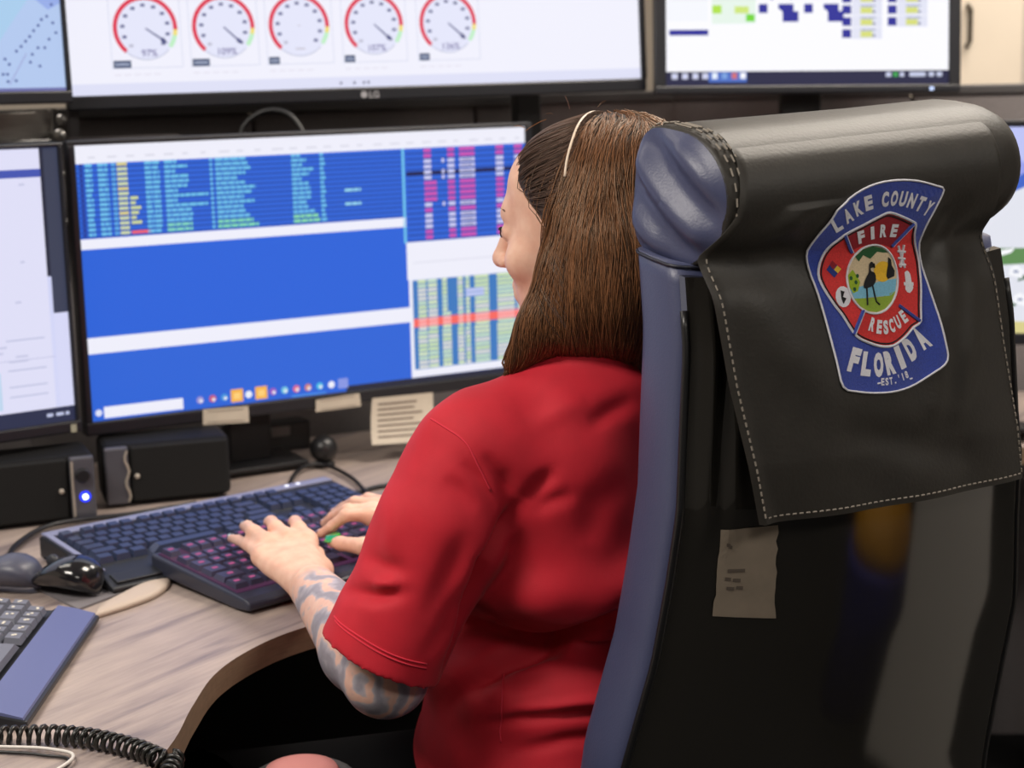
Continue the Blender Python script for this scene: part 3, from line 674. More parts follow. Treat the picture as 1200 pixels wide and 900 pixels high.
# ------------------------------------------------------------------ mice, wrist pad, coiled cord
def loft(rings, caps=True):
    m = MB(); m.grid(rings, None, True); n = len(rings[0])
    if caps: m.f += [tuple(range(n - 1, -1, -1)), tuple((len(rings) - 1) * n + k for k in range(n))]; m.m += [0, 0]
    return m
def mouse(label, loc, rz, L, Wd, H, m, m2):
    o = empty('computer_mouse', label, 'mouse', loc, rz, 'computer mice')
    rings = []
    for i in range(15):
        t = i / 14; x = (t - .5) * L; w = Wd / 2 * (max(0.02, 1 - abs(2 * t - 1) ** 3.2)) ** .5; h = H * (math.sin(math.pi * min(1, .08 + t * .92) ** .8)) ** .7 if 0 < i < 14 else H * .12
        rings.append([(x, w * math.cos(2 * math.pi * k / 20), .003 + h * (.5 + .5 * math.sin(2 * math.pi * k / 20)) ** .8) for k in range(20)])
    loft(rings).build('body', m, o, True)
    MB().box((L * .18, 0, H * .86), (L * .38, .0016, .003)).build('button_gap', blk_m, o)
    MB().lathe([(.0005, -.0035), (.009, -.0035), (.0095, 0), (.009, .0035), (.0005, .0035)], (L * .22, 0, H * .80), rot=Matrix.Rotation(RAD(90), 3, 'X'), n=16).build('scroll_wheel', m2, o, True)
    return o
gl = mat('glossy_black', (20, 20, 24), .18, coat=.5)
mouse('glossy black computer mouse beside the wrist pad', (*WZ(80, 692, DZ + .004)[:2], DZ + .0035), RAD(150), .106, .068, .046, gl, dkgrey)
mouse('flatter grey computer mouse behind the grey keyboard', (*WZ(8, 692, DZ)[:2], DZ + .0035), RAD(165), .10, .064, .044, mat('slate_mouse', (74, 76, 92), .4), blk)
pad = empty('wrist_pad', 'small mouse pad with a beige gel wrist rest on the desk', 'wrist pad', (*WZ(150, 700, DZ)[:2], DZ), 0)
def toL(u, v): w = WZ(u, v, DZ) - np.array(WZ(150, 700, DZ)); return (w[0], w[1])
out = smooth_curve([toL(110, 727), toL(148, 715), toL(180, 703), toL(197, 691), toL(199, 683), toL(190, 680), toL(166, 690), toL(140, 703), toL(112, 718)], 5)
c0 = sum((Vector(p) for p in out), Vector()) / len(out)
rr = []
for sc_, z in ((1, .001), (1.0, .005), (.94, .008), (.75, .0095), (.4, .010)): rr.append([tuple(c0 + (Vector(p) - c0) * sc_ + Vector((0, 0, z))) for p in out[:-1]])
loft(rr).build('gel_rest', mat('beige_gel', (186, 170, 156), .55), pad, True)
MB().prism([toL(40, 690), toL(92, 716), toL(150, 694), toL(180, 685), toL(140, 692), toL(60, 668)], .0, .003, mat('grey_pad_cloth', (112, 108, 112), .9)).build('pad', None, pad)

path = smooth_curve([zp(-80, 856, DZ + .011), zp(0, 862, DZ + .011), zp(60, 861, DZ + .011), zp(110, 866, DZ + .011), zp(160, 878, DZ + .011), zp(190, 890, DZ + .011), tuple(np.array(WZ(204, 902, DZ)) + [0, 0, .009]), (-.335, 1.47, .745), (-.33, 1.40, .70), (-.33, 1.33, .62)], 60)
acc = [0]
for a, c in zip(path, path[1:]): acc.append(acc[-1] + (c - a).length)
hel = []; turns = acc[-1] / .0098; NP = int(turns * 12)
for i in range(NP):
    s = acc[-1] * i / NP; j = min(np.searchsorted(acc, s, 'right') - 1, len(path) - 2); f = (s - acc[j]) / max(1e-9, acc[j + 1] - acc[j])
    pnt = path[j].lerp(path[j + 1], f); t = (path[j + 1] - path[j]).normalized(); a = t.cross(Vector((0, 0, 1))).normalized(); b_ = a.cross(t)
    ph = 2 * math.pi * i / 12; hel.append(pnt + (a * math.cos(ph) + b_ * math.sin(ph)) * .0085)
tag(MB().tube(hel, .0026, n=6).build('coiled_cord', mat('cord_rubber', (24, 24, 22), .3), None, True), 'black coiled telephone cord crossing the desk at the bottom left', 'cord')
# ------------------------------------------------------------------ high backed office chair
CY, CREC = RAD(28), RAD(8)
ca = np.array([math.cos(CY), math.sin(CY), 0]); cb_ = np.array([-math.sin(CY), math.cos(CY), 0])
CO = np.array([.10099626, 1.61032622, 0])
AC, BC = .25, .22
cloc = CO + ca * AC + cb_ * BC
chair = empty('office_chair', 'black leather high back office chair with a county fire rescue patch on its headrest cover', 'chair', (cloc[0], cloc[1], 0), CY)
def CH(a, h, off):
    "back coordinates: a across, h up the back, off towards the camera -> local"
    return (a - AC, -h * math.sin(CREC) - off * math.cos(CREC) - BC, .45 + h * math.cos(CREC) - off * math.sin(CREC))
def ip(x, xs, ys): return float(np.interp(x, xs, ys))
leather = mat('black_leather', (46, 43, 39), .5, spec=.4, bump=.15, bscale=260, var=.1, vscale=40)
side_l = mat('side_leather_blue_sheen', (70, 75, 106), .4, spec=.5, bump=.12, bscale=420)  # black leather, with the bluish sheen of the screens put into its colour
gloss = bpy.data.materials.new('glossy_black_shell'); gloss.use_nodes = True
_b = gloss.node_tree.nodes['Principled BSDF']; _b.inputs['Base Color'].default_value = srgb(34, 32, 29); _b.inputs['Roughness'].default_value = .08; _b.inputs['Specular IOR Level'].default_value = 1.0
thread = mat('grey_thread', (140, 132, 122), .8)
def aL(h): return ip(h, [-.05, .1, .283, .397, .477, .548, .627, .7, .79, .9], [-.03, -.035, -.022, .004, .015, .022, .029, .036, .043, .05])
def aR(h): return ip(h, [-.05, .1, .17, .275, .38, .486, .6, .7, .8, .9], [.462, .466, .470, .474, .480, .466, .455, .45, .448, .446])
def cap_round(h): return 1.0 if h > .0 else max(.0, 1 + h * 6)
def back_off(h): return ip(h, [-.05, .2, .40, .55, .70, .80, .9], [.035, .02, .022, .018, -.012, -.05, -.075])
# upholstered cushion: a rounded section swept up the back
rings = []
for i in range(49):
    h = -.05 + .824 * i / 48; l, r_ = aL(h), aR(h); f = back_off(h) - .022; dp = .098; ring = []
    for k in range(48):
        t = 2 * math.pi * k / 48; e = .32
        x = math.copysign(abs(math.cos(t)) ** e, math.cos(t)); y = math.copysign(abs(math.sin(t)) ** (e + .1), math.sin(t))
        q = .03 * (1 - x * x) * (-1 if y < 0 else .0)
        ring.append(CH((l + r_) / 2 + x * (r_ - l) / 2, h, f - dp / 2 + y * dp / 2 - q * 0))
    rings.append(ring)
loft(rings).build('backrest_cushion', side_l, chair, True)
# seam welt and puckers down the left side
for sgn, af in ((1, aL), (-1, aR)):
    pts = [CH(af(h) + sgn * .004, h, back_off(h) - .026) for h in np.linspace(.0, .735, 50)]
    MB().tube(pts, .0042, n=8).build('welt', mat('welt_leather', (20, 20, 22), .35), chair, True)
pts = []
for k in range(13):
    t = math.pi * (.62 + .76 * k / 12); h = .772; l, r_ = aL(h), aR(h); f = back_off(h) - .022
    x = math.copysign(abs(math.cos(t)) ** .32, math.cos(t)); y = math.copysign(abs(math.sin(t)) ** .42, math.sin(t)); pts.append(CH((l + r_) / 2 + x * ((r_ - l) / 2 + .001), h, f - .049 + y * .050))
MB().tube(pts, .0016, n=8).build('headrest_piping', mat('piping_leather', (40, 42, 56), .4), chair, True)
# back shell
def shell_pt(a01, h, d=0.0):
    l, r_ = aL(h) + .006, aR(h) - .006; x = 2 * a01 - 1
    crown = .028 * (1 - abs(x) ** 2.4)
    rib = (.007 * math.exp(-((a01 - .05) / .016) ** 2) - .004 * math.exp(-((a01 - .085) / .014) ** 2) + .005 * math.exp(-((a01 - .115) / .016) ** 2)) * ip(h, [.50, .56, .62], [0, .5, 1])
    return CH(l + (r_ - l) * a01, h, back_off(h) - .024 + crown + rib + d)
hs = np.linspace(-.04, .765, 57); us = [.5 - .5 * math.cos(math.pi * i / 70) for i in range(71)]
m = MB(); A_ = [[shell_pt(u, h) for u in us] for h in hs]; B_ = [[shell_pt(u, h, -.010) for u in us] for h in hs]
m.grid(A_); m.grid([r_[::-1] for r_ in B_])
n_ = len(us)
m.grid([[A_[0][i] for i in range(n_)][::-1], [B_[0][i] for i in range(n_)][::-1]]); m.grid([A_[-1], B_[-1]])
m.grid([[A_[i][0] for i in range(len(hs))], [B_[i][0] for i in range(len(hs))]]); m.grid([[A_[i][-1] for i in range(len(hs))][::-1], [B_[i][-1] for i in range(len(hs))][::-1]])
m.build('back_shell', gloss, chair, True)

# headrest roll under the leather cover
HC, HO, HR, HD = .841, -.096, .065, .071
def sqx(t): c = math.cos(t); return abs(c) ** .45 if c > 0 else c
def sqy(t): s_ = math.sin(t); return math.copysign(abs(s_) ** (.6 if math.cos(t) > 0 else 1), s_)
def roll_ring(a, sc_=1.0, n=40, tilt=.045):
    hc = HC + tilt * (a - .26)
    return [CH(a - .10 * HD * sc_ * math.cos(2 * math.pi * k / n) * (1 if a < .1 else 0), hc + HR * sc_ * sqy(2 * math.pi * k / n), HO - HD * sc_ * sqx(2 * math.pi * k / n)) for k in range(n)]
rg = [roll_ring(a, s_) for a, s_ in ((.058, .965), (.062, 1.0), (.10, 1.01), (.18, 1.0), (.28, .99), (.36, 1.0), (.395, 1.0), (.415, .96), (.430, .86), (.440, .68), (.445, .4), (.446, .05))]
loft(rg).build('headrest_roll', leather, chair, True)
# pleated end panel of the roll
m = MB(); P = []
for i in range(15):
    r_ = 1 - i / 14; row = []
    for k in range(72):
        t = 2 * math.pi * k / 72; y = sqy(t) * r_; x = sqx(t) * r_
        fold = .0070 * math.sin(8.0 * (x * .55 - y * .85) + 1.2) * min(1, (1 - r_) * 4)
        bulge = .014 * (1 - r_ ** 3)
        row.append(CH(.0585 - .10 * HD * x - bulge - fold, HC + .045 * (.058 - .26) + HR * .97 * y, HO - HD * .97 * x))
    P.append(row)
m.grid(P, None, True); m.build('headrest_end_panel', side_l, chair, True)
sb = MB()
for da in (.004, .0115, .016):
    n = 60
    for k in range(n):
        if k % 2: continue
        t0, t1 = [2 * math.pi * (k + q) / n for q in (.0, 1.1)]
        q = lambda t: CH(.0615 + da - .10 * HD * math.cos(t), HC + .045 * (.06 - .26) + HR * 1.035 * sqy(t), HO - HD * 1.035 * sqx(t))
        sb.tube([q(t0), q(t1)], .0011, n=4)
o = sb.build('headrest_stitching', thread, chair); o['kind'] = 'stuff'

# leather cover flap hanging down the back
def fL(h): return ip(h, [.546, .678, .787, .83, .92], [.086, .060, .047, .072, .088])
def fR(h): return ip(h, [.546, .684, .787, .83, .92], [.424, .407, .398, .394, .388])
def seg_ridge(a, h, p, q, w, amp):
    ax, ay = p; bx, by = q; dx, dy = bx - ax, by - ay; L2 = dx * dx + dy * dy
    t = max(0, min(1, ((a - ax) * dx + (h - ay) * dy) / L2)); d2 = (a - ax - t * dx) ** 2 + (h - ay - t * dy) ** 2
    return amp * math.exp(-d2 / (w * w)) * (1 - .5 * abs(2 * t - 1))
def flap_off(a, h):
    s = (a - .06) / .34
    base = ip(h, [.53, .60, .70, .765, .79, .815, .845, .90], [.034, .022, -.006, -.026, -.030, -.027, -.0225, -.0225])
    base += .012 * math.sin(math.pi * max(0, min(1, (a - fL(h)) / (fR(h) - fL(h))))) ** .7 * ip(h, [.546, .8, .85], [1, .6, 0])
    tuck = -.016 * math.exp(-((h - .785) / .022) ** 2) * (1 - math.exp(-((a - .24) / .10) ** 2))
    w = seg_ridge(a, h, (.10, .80), (.17, .845), .016, .008) + seg_ridge(a, h, (.335, .80), (.30, .64), .018, .009) + seg_ridge(a, h, (.36, .74), (.33, .63), .014, .006)
    w += seg_ridge(a, h, (.07, .77), (.20, .63), .028, .005) + seg_ridge(a, h, (.345, .845), (.318, .78), .016, -.010) + seg_ridge(a, h, (.20, .62), (.33, .585), .018, -.006)
    w += .0012 * math.sin(a * 55 + h * 20)
    e = .006 * math.exp(-((a - fL(h)) / .012) ** 2) * ip(h, [.546, .76, .8], [1, 1, 0])
    return base + tuck + w + e
def roll_off(a, h):
    hc = HC + .045 * (a - .26); y = (h - hc) / (HR * 1.0)
    return HO + HD * math.sqrt(max(0, 1 - y * y)) + .003 if abs(y) < 1 else -9
def cover_pt(a, h, d=0.0):
    f = flap_off(a, h); r_ = roll_off(a, h)
    hc = HC + .045 * (a - .26)
    if h >= hc: o_ = r_
    else:
        k = min(1, (hc - h) / .05); o_ = max(f, r_ * (1 - k) + f * k) if r_ > -1 else f
    return CH(a, h, o_ + d)
qs = list(np.linspace(0, .80, 70)) + list(np.linspace(.81, 1, 26)); m = MB(); T = []; Bk = []
for q_ in qs:
    rowT = []; rowB = []
    for i in range(81):
        s = i / 80; a_ = .07 + .33 * s; top = HC + .045 * (a_ - .26) + HR * .985; h = .546 + (top - .546) * math.sin(q_ * math.pi / 2) if False else .546 + (top - .546) * q_
        l, r_ = fL(h), fR(h); a = l + (r_ - l) * s; fade = min(1, (1 - q_) / .05)
        e = min(s, 1 - s) * (r_ - l); lip = .0035 * min(1, e / .003) * fade
        rowT.append(cover_pt(a, h, lip - .006 * (1 - fade))); rowB.append(cover_pt(a, h, -.0005))
    T.append(rowT); Bk.append(rowB)
m.grid(T); m.grid([r_[::-1] for r_ in Bk]); m.grid([T[0][::-1], Bk[0][::-1]])
m.grid([[r_[0] for r_ in T], [r_[0] for r_ in Bk]]); m.grid([[r_[-1] for r_ in T][::-1], [r_[-1] for r_ in Bk][::-1]])
m.build('headrest_cover', leather, chair, True)
# stitches along the flap edges
sb = MB()
def stitch(q0, q1): sb.tube([q0, q1], .0010, n=4)
for h in np.arange(.553, .79, .0072):
    for f, sg in ((fL, 1), (fR, -1)): stitch(cover_pt(f(h) + sg * .006, h, .0042), cover_pt(f(h + .004) + sg * .006, h + .004, .0042))
for a in np.arange(.094, .418, .0072): stitch(cover_pt(a, .552, .0042), cover_pt(a + .004, .552, .0042))
o = sb.build('cover_stitching', thread, chair); o['kind'] = 'stuff'

# ---- embroidered patch, drawn in photo pixels about its centre and laid on the cover
def PP(x, y, lay):     # zoomed drawing coordinates -> local, lay = layer height
    X = (930 + x / 3.215) - 1022; Y = 326 - (190 + y / 3.215)
    return cover_pt(.231 + .00103 * X, .762 + .00082 * Y, .0048 + lay * .00055)
navy = mat('patch_navy_thread', (46, 70, 170), .8, var=.22, vscale=700, bump=.6, bscale=1600, sheen=.3)
pw_ = mat('patch_white_thread', (240, 240, 250), .8, var=.06, vscale=700, bump=.5, bscale=1600)
pred = mat('patch_red_thread', (232, 60, 60), .8, var=.14, vscale=700, bump=.5, bscale=1600)
pdred = mat('patch_dark_red_thread', (160, 30, 44), .8, var=.14, vscale=700, bump=.5, bscale=1600)
pblk = mat('patch_black_thread', (20, 20, 26), .8)
pm = lambda n, c: mat('patch_' + n + '_thread', c, .8, var=.1, vscale=700)
def fill(poly, lay, m, mb, den=1):
    "triangulated polygon, subdivided so it follows the leather"
    bm = bmesh.new(); vs = [bm.verts.new((x, y, 0)) for x, y in poly]; f = bm.faces.new(vs)
    bmesh.ops.triangulate(bm, faces=[f])
    for _ in range(6):
        es = [e for e in bm.edges if e.calc_length() > 34 / den]
        if not es: break
        bmesh.ops.subdivide_edges(bm, edges=es, cuts=1, use_grid_fill=False); bmesh.ops.triangulate(bm, faces=bm.faces[:])
    if sum((poly[i][0] * poly[(i + 1) % len(poly)][1] - poly[(i + 1) % len(poly)][0] * poly[i][1]) for i in range(len(poly))) > 0:
        pass
    bm.verts.index_update(); mb.add([PP(v.co.x, v.co.y, lay) for v in bm.verts], [[v.index for v in q.verts] for q in bm.faces], m); bm.free()
def sm(poly, k=4): return [(p.x, p.y) for p in smooth_curve(list(poly) + [poly[0]], k)[:-1]]
def ell(cx, cy, rx, ry, n=36): return [(cx + rx * math.cos(2 * math.pi * i / n), cy + ry * math.sin(2 * math.pi * i / n)) for i in range(n)]
def line(poly, w, lay, m, mb, closed=True):
    P = poly + [poly[0]] if closed else poly
    pts = []
    for (x0, y0), (x1, y1) in zip(P, P[1:]):
        k = max(1, int(math.hypot(x1 - x0, y1 - y0) / 14))
        pts += [(x0 + (x1 - x0) * j / k, y0 + (y1 - y0) * j / k) for j in range(k)]
    if not closed: pts.append(P[-1])
    mb.tube([PP(x, y, lay) for x, y in pts], w, m, n=5, closed=closed)
OUT = sm([(145, 168), (215, 112), (290, 82), (370, 74), (450, 82), (520, 104), (553, 122), (530, 190), (504, 262), (496, 330), (502, 420), (522, 540), (545, 690), (552, 762), (500, 803), (430, 840), (350, 855), (270, 852), (200, 838), (150, 814), (135, 720), (115, 590), (95, 480), (78, 390), (76, 325), (96, 262), (124, 215)], 3)
pb = MB(); fill(OUT, 0, navy, pb)
n = len(OUT); pb.add([PP(x, y, 0) for x, y in OUT] + [PP(x, y, -9) for x, y in OUT], [(i, (i + 1) % n, n + (i + 1) % n, n + i) for i in range(n)], navy)
patch = pb.build('patch', None, chair); patch['label'] = 'blue embroidered fire rescue patch with white lettering and a red cross emblem'
bd = MB(); line(OUT, .0011, .6, pw_, bd); bd.build('border', None, patch, True)
CROSS = sm([(185, 266), (216, 250), (272, 226), (322, 204), (345, 196), (368, 200), (404, 216), (442, 236), (460, 250), (462, 288), (478, 340), (490, 400), (486, 480), (477, 560), (470, 616), (440, 634), (402, 664), (350, 688), (300, 684), (252, 664), (216, 640), (192, 600), (172, 560), (146, 520), (116, 460), (106, 410), (122, 352), (146, 306), (164, 286)], 3)
em = MB(); fill(CROSS, .8, pred, em)
for poly in ([(190, 276), (245, 246), (340, 206), (400, 226), (436, 250), (378, 336), (340, 318), (298, 312), (250, 318), (214, 334)],): fill(poly, 1.2, pdred, em)
for a, b_ in (((186, 268), (222, 338)), ((450, 246), (378, 330)), ((205, 632), (248, 548)), ((468, 612), (392, 548))): line([a, b_], .0020, 1.6, navy, em, False); line([(a[0] + 6, a[1] + 1), (b_[0] + 6, b_[1] + 1)], .0007, 2.6, pw_, em, False)
line(CROSS, .0013, 1.4, pw_, em); line([(300 + (x - 300) * .955, 440 + (y - 440) * .955) for x, y in CROSS], .0008, 1.6, pblk, em)
# small badges in the arms of the cross
fill([(155, 364), (182, 395), (158, 426), (134, 396)], 1.8, pm('blue', (40, 56, 140)), em); fill([(155, 364), (168, 380), (156, 396), (145, 380)], 2.2, pdred, em); fill([(170, 382), (183, 395), (170, 410), (158, 396)], 2.2, pm('yellow', (236, 196, 60)), em)
fill(ell(180, 494, 27, 38, 14), 1.8, pw_, em); fill([(172, 470), (186, 476), (178, 494), (190, 500), (178, 520), (172, 500)], 2.3, pblk, em)
fill(sm([(428, 432), (440, 426), (450, 440), (452, 470), (456, 490), (440, 508), (424, 494), (428, 468)], 2), 1.8, pw_, em); fill([(420, 466), (458, 470), (458, 482), (420, 478)], 2.0, pw_, em)
for a, b_ in (((405, 330), (430, 415)), ((428, 328), (412, 412)), ((402, 350), (434, 356)), ((404, 376), (432, 382)), ((408, 402), (434, 404))): line([a, b_], .0013, 1.9, pw_, em, False)
em.build('cross_emblem', None, patch)
# round scene with a heron
sc_ = MB(); C0 = (298, 440)
fill(ell(*C0, 98, 124), 1.8, pm('cream', (226, 206, 170)), sc_)
def clip(poly, s=.97): return [(C0[0] + (x - C0[0]) * min(1, s / max(1e-6, math.hypot((x - C0[0]) / 98, (y - C0[1]) / 124))), C0[1] + (y - C0[1]) * min(1, s / max(1e-6, math.hypot((x - C0[0]) / 98, (y - C0[1]) / 124)))) for x, y in poly]
fill(clip([(200, 470), (250, 462), (330, 452), (398, 450), (394, 500), (360, 508), (280, 505), (210, 512)]), 2.2, pm('water', (130, 196, 226)), sc_)
fill(clip([(206, 512), (260, 506), (330, 508), (390, 498), (370, 536), (335, 560), (298, 565), (262, 560), (232, 540)]), 2.2, pm('grass', (150, 180, 60)), sc_)
fill(clip(ell(338, 418, 36, 38, 18)), 2.4, pm('sun', (248, 196, 50)), sc_)
fill(clip([(232, 352), (262, 328), (300, 318), (344, 322), (368, 340), (340, 348), (318, 342), (290, 366), (262, 350), (246, 372)]), 2.5, pm('leaf', (36, 92, 50)), sc_)
fill(clip([(204, 420), (222, 400), (236, 424), (246, 446), (234, 478), (216, 484), (206, 462)]), 2.4, pm('bush', (160, 190, 40)), sc_)
for x, y in ((214, 430), (230, 446), (222, 470), (238, 424)): fill(ell(x, y, 6, 8, 7), 2.8, pm('leaf', (36, 92, 50)), sc_)
fill(clip([(362, 366), (374, 378), (376, 400), (388, 420), (384, 440), (356, 448), (352, 436), (368, 424), (360, 396)]), 2.9, pblk, sc_)
fill(sm([(284, 386), (292, 376), (302, 384), (300, 398), (290, 400), (292, 412), (306, 420), (308, 444), (296, 462), (272, 470), (256, 468), (262, 446), (274, 426), (282, 414)], 2), 3.2, pblk, sc_)
line([(302, 384), (304, 400)], .0009, 3.3, pblk, sc_, False)
for pts in ([(268, 466), (266, 500), (264, 530)], [(292, 462), (296, 500), (300, 522), (312, 534)]): line(pts, .0008, 3.3, pblk, sc_, False)
line(ell(*C0, 99, 125, 44), .0011, 2.6, pw_, sc_); sc_.build('heron_scene', None, patch)
# lettering, one glyph at a time along its arc
lt = MB()
def letters(txt, p0, p1, bow, hgt, wd, lay=1.0, fan=0.0, bold=.055):
    n = len(txt)
    for i, ch in enumerate(txt):
        if ch == ' ': continue
        s = i / (n - 1); x = p0[0] + (p1[0] - p0[0]) * s; y = p0[1] + (p1[1] - p0[1]) * s - bow * 4 * s * (1 - s)
        sl = math.atan2((p1[1] - p0[1]) - bow * 4 * (1 - 2 * s), (p1[0] - p0[0])); sl = sl * .75 + fan * (s - .5)
        vs, fs = glyph(ch, bold); cx = (min(v[0] for v in vs) + max(v[0] for v in vs)) / 2; w = max(v[0] for v in vs) - min(v[0] for v in vs)
        kx = wd / max(w, .30) if w > .2 else wd / .5; kx = min(kx, wd / .38); ky = hgt / .73; out_ = []
        for v in vs:
            lx, ly = (v[0] - cx) * kx, -v[1] * ky
            out_.append(PP(x + lx * math.cos(sl) - ly * math.sin(sl), y + lx * math.sin(sl) + ly * math.cos(sl), lay))
        lt.add(out_, [f[::1] for f in fs], pw_)
letters('LAKE', (166, 246), (272, 176), 8, 54, 30, 1.0, .0); letters('COUNTY', (330, 168), (488, 212), 16, 54, 27, 1.0)
letters('FIRE', (254, 300), (374, 288), 8, 46, 26, 2.6); letters('RESCUE', (268, 622), (414, 608), -24, 46, 20, 2.6)
letters('FLORIDA', (188, 758), (484, 706), -52, 78, 36, 1.0, bold=.075)
letters("EST.'18", (298, 826), (398, 812), -6, 26, 12, 1.0, bold=.04)
for x in (285, 412): line([(x - 5, 818), (x + 4, 817)], .0009, 1.2, pw_, lt, False)
lt.build('lettering', None, patch)['kind'] = 'stuff'

# masking tape label on the shell
tp = MB(); tape_m = mat('masking_tape', (128, 116, 102), .8, var=.08, vscale=50)
def on_shell(a, h, d): 
    l, r_ = aL(h) + .006, aR(h) - .006; return shell_pt((a - l) / (r_ - l), h, d)
rr_ = random.Random(8); T = []
for i in range(13):
    h = .444 + .088 * i / 12; l = .062 + .004 * (i / 12) + rr_.uniform(-.001, .001); r2 = .1285 - .005 * (i / 12) + rr_.uniform(-.0015, .0015)
    T.append([on_shell(l + (r2 - l) * j / 8, h - .010 * (j / 8) * (1 - i / 12), .0012) for j in range(9)])
tp.grid(T); tape = tp.build('tape_label', tape_m, chair); tape['label'] = 'torn strip of beige masking tape with pen marks'
wr = MB(); pen = mat('faded_pen', (84, 74, 66), .8)
for a, h, w in ((.071, .515, .004), (.074, .513, .003), (.074, .488, .018), (.072, .480, .006), (.080, .478, .008), (.074, .470, .008), (.084, .470, .007)):
    wr.add([on_shell(a, h, .0018), on_shell(a + w, h - .001, .0018), on_shell(a + w, h + .0025, .0018), on_shell(a, h + .0035, .0018)], [(0, 1, 2, 3)])
wr.build('pen_marks', pen, tape)['kind'] = 'stuff'

# seat, column and castor base
def rbox(ce, size, e=.4, n=28, k=9):
    R_ = []
    for i in range(k + 1):
        t = -1 + 2 * i / k; sc2 = (1 - abs(t) ** 4) ** .35 if abs(t) < 1 else .80
        sc2 = max(sc2, .80); R_.append([(ce[0] + math.copysign(abs(math.cos(2 * math.pi * q / n)) ** e, math.cos(2 * math.pi * q / n)) * size[0] / 2 * sc2, ce[1] + math.copysign(abs(math.sin(2 * math.pi * q / n)) ** e, math.sin(2 * math.pi * q / n)) * size[1] / 2 * sc2, ce[2] + t * size[2] / 2) for q in range(n)])
    return R_
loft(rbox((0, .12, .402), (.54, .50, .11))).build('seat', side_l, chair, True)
MB().box((0, -.16, .36), (.09, .34, .03), bev=.008).build('back_bracket', blk, chair)
MB().lathe([(.028, .10), (.028, .25), (.02, .25), (.02, .37), (.06, .375), (.06, .385)], n=20).build('gas_column', blk, chair)
for k in range(5):
    a = 2 * math.pi * k / 5 + .4; d = Vector((math.cos(a), math.sin(a), 0)); nrm = Vector((-d.y, d.x, 0))
    lg_ = MB().tube([d * .02 + Vector((0, 0, .12)), d * .18 + Vector((0, 0, .10)), d * .31 + Vector((0, 0, .075))], [.026, .022, .016], n=10).build('base_leg', blk, chair, True)
    w_ = MB()
    for sg in (-1, 1): w_.lathe([(.001, -.009), (.026, -.009), (.030, -.004), (.030, .004), (.026, .009), (.001, .009)], d * .31 + nrm * sg * .014 + Vector((0, 0, .030)), rot=Matrix.Rotation(a, 3, 'Z') @ Matrix.Rotation(RAD(90), 3, 'X'), n=16)
    w_.build('castor', blk_m, lg_, True)
# ------------------------------------------------------------------ seated person
PYAW = RAD(38); PO = np.array([.11, 1.86, 0])
pr_ax = np.array([math.cos(PYAW), math.sin(PYAW), 0]); pf_ax = np.array([-math.sin(PYAW), math.cos(PYAW), 0])
def PL(w): d = np.asarray(w) - PO; return np.array([d @ pr_ax, d @ pf_ax, d[2]])
def PW(u, v, d): return PL(W(u, v, d))
def PZ(u, v, z): return PL(WZ(u, v, z))
person = empty('person', 'person with long brown hair in a red shirt typing at the keyboards, seen from behind', 'person', tuple(PO), PYAW)

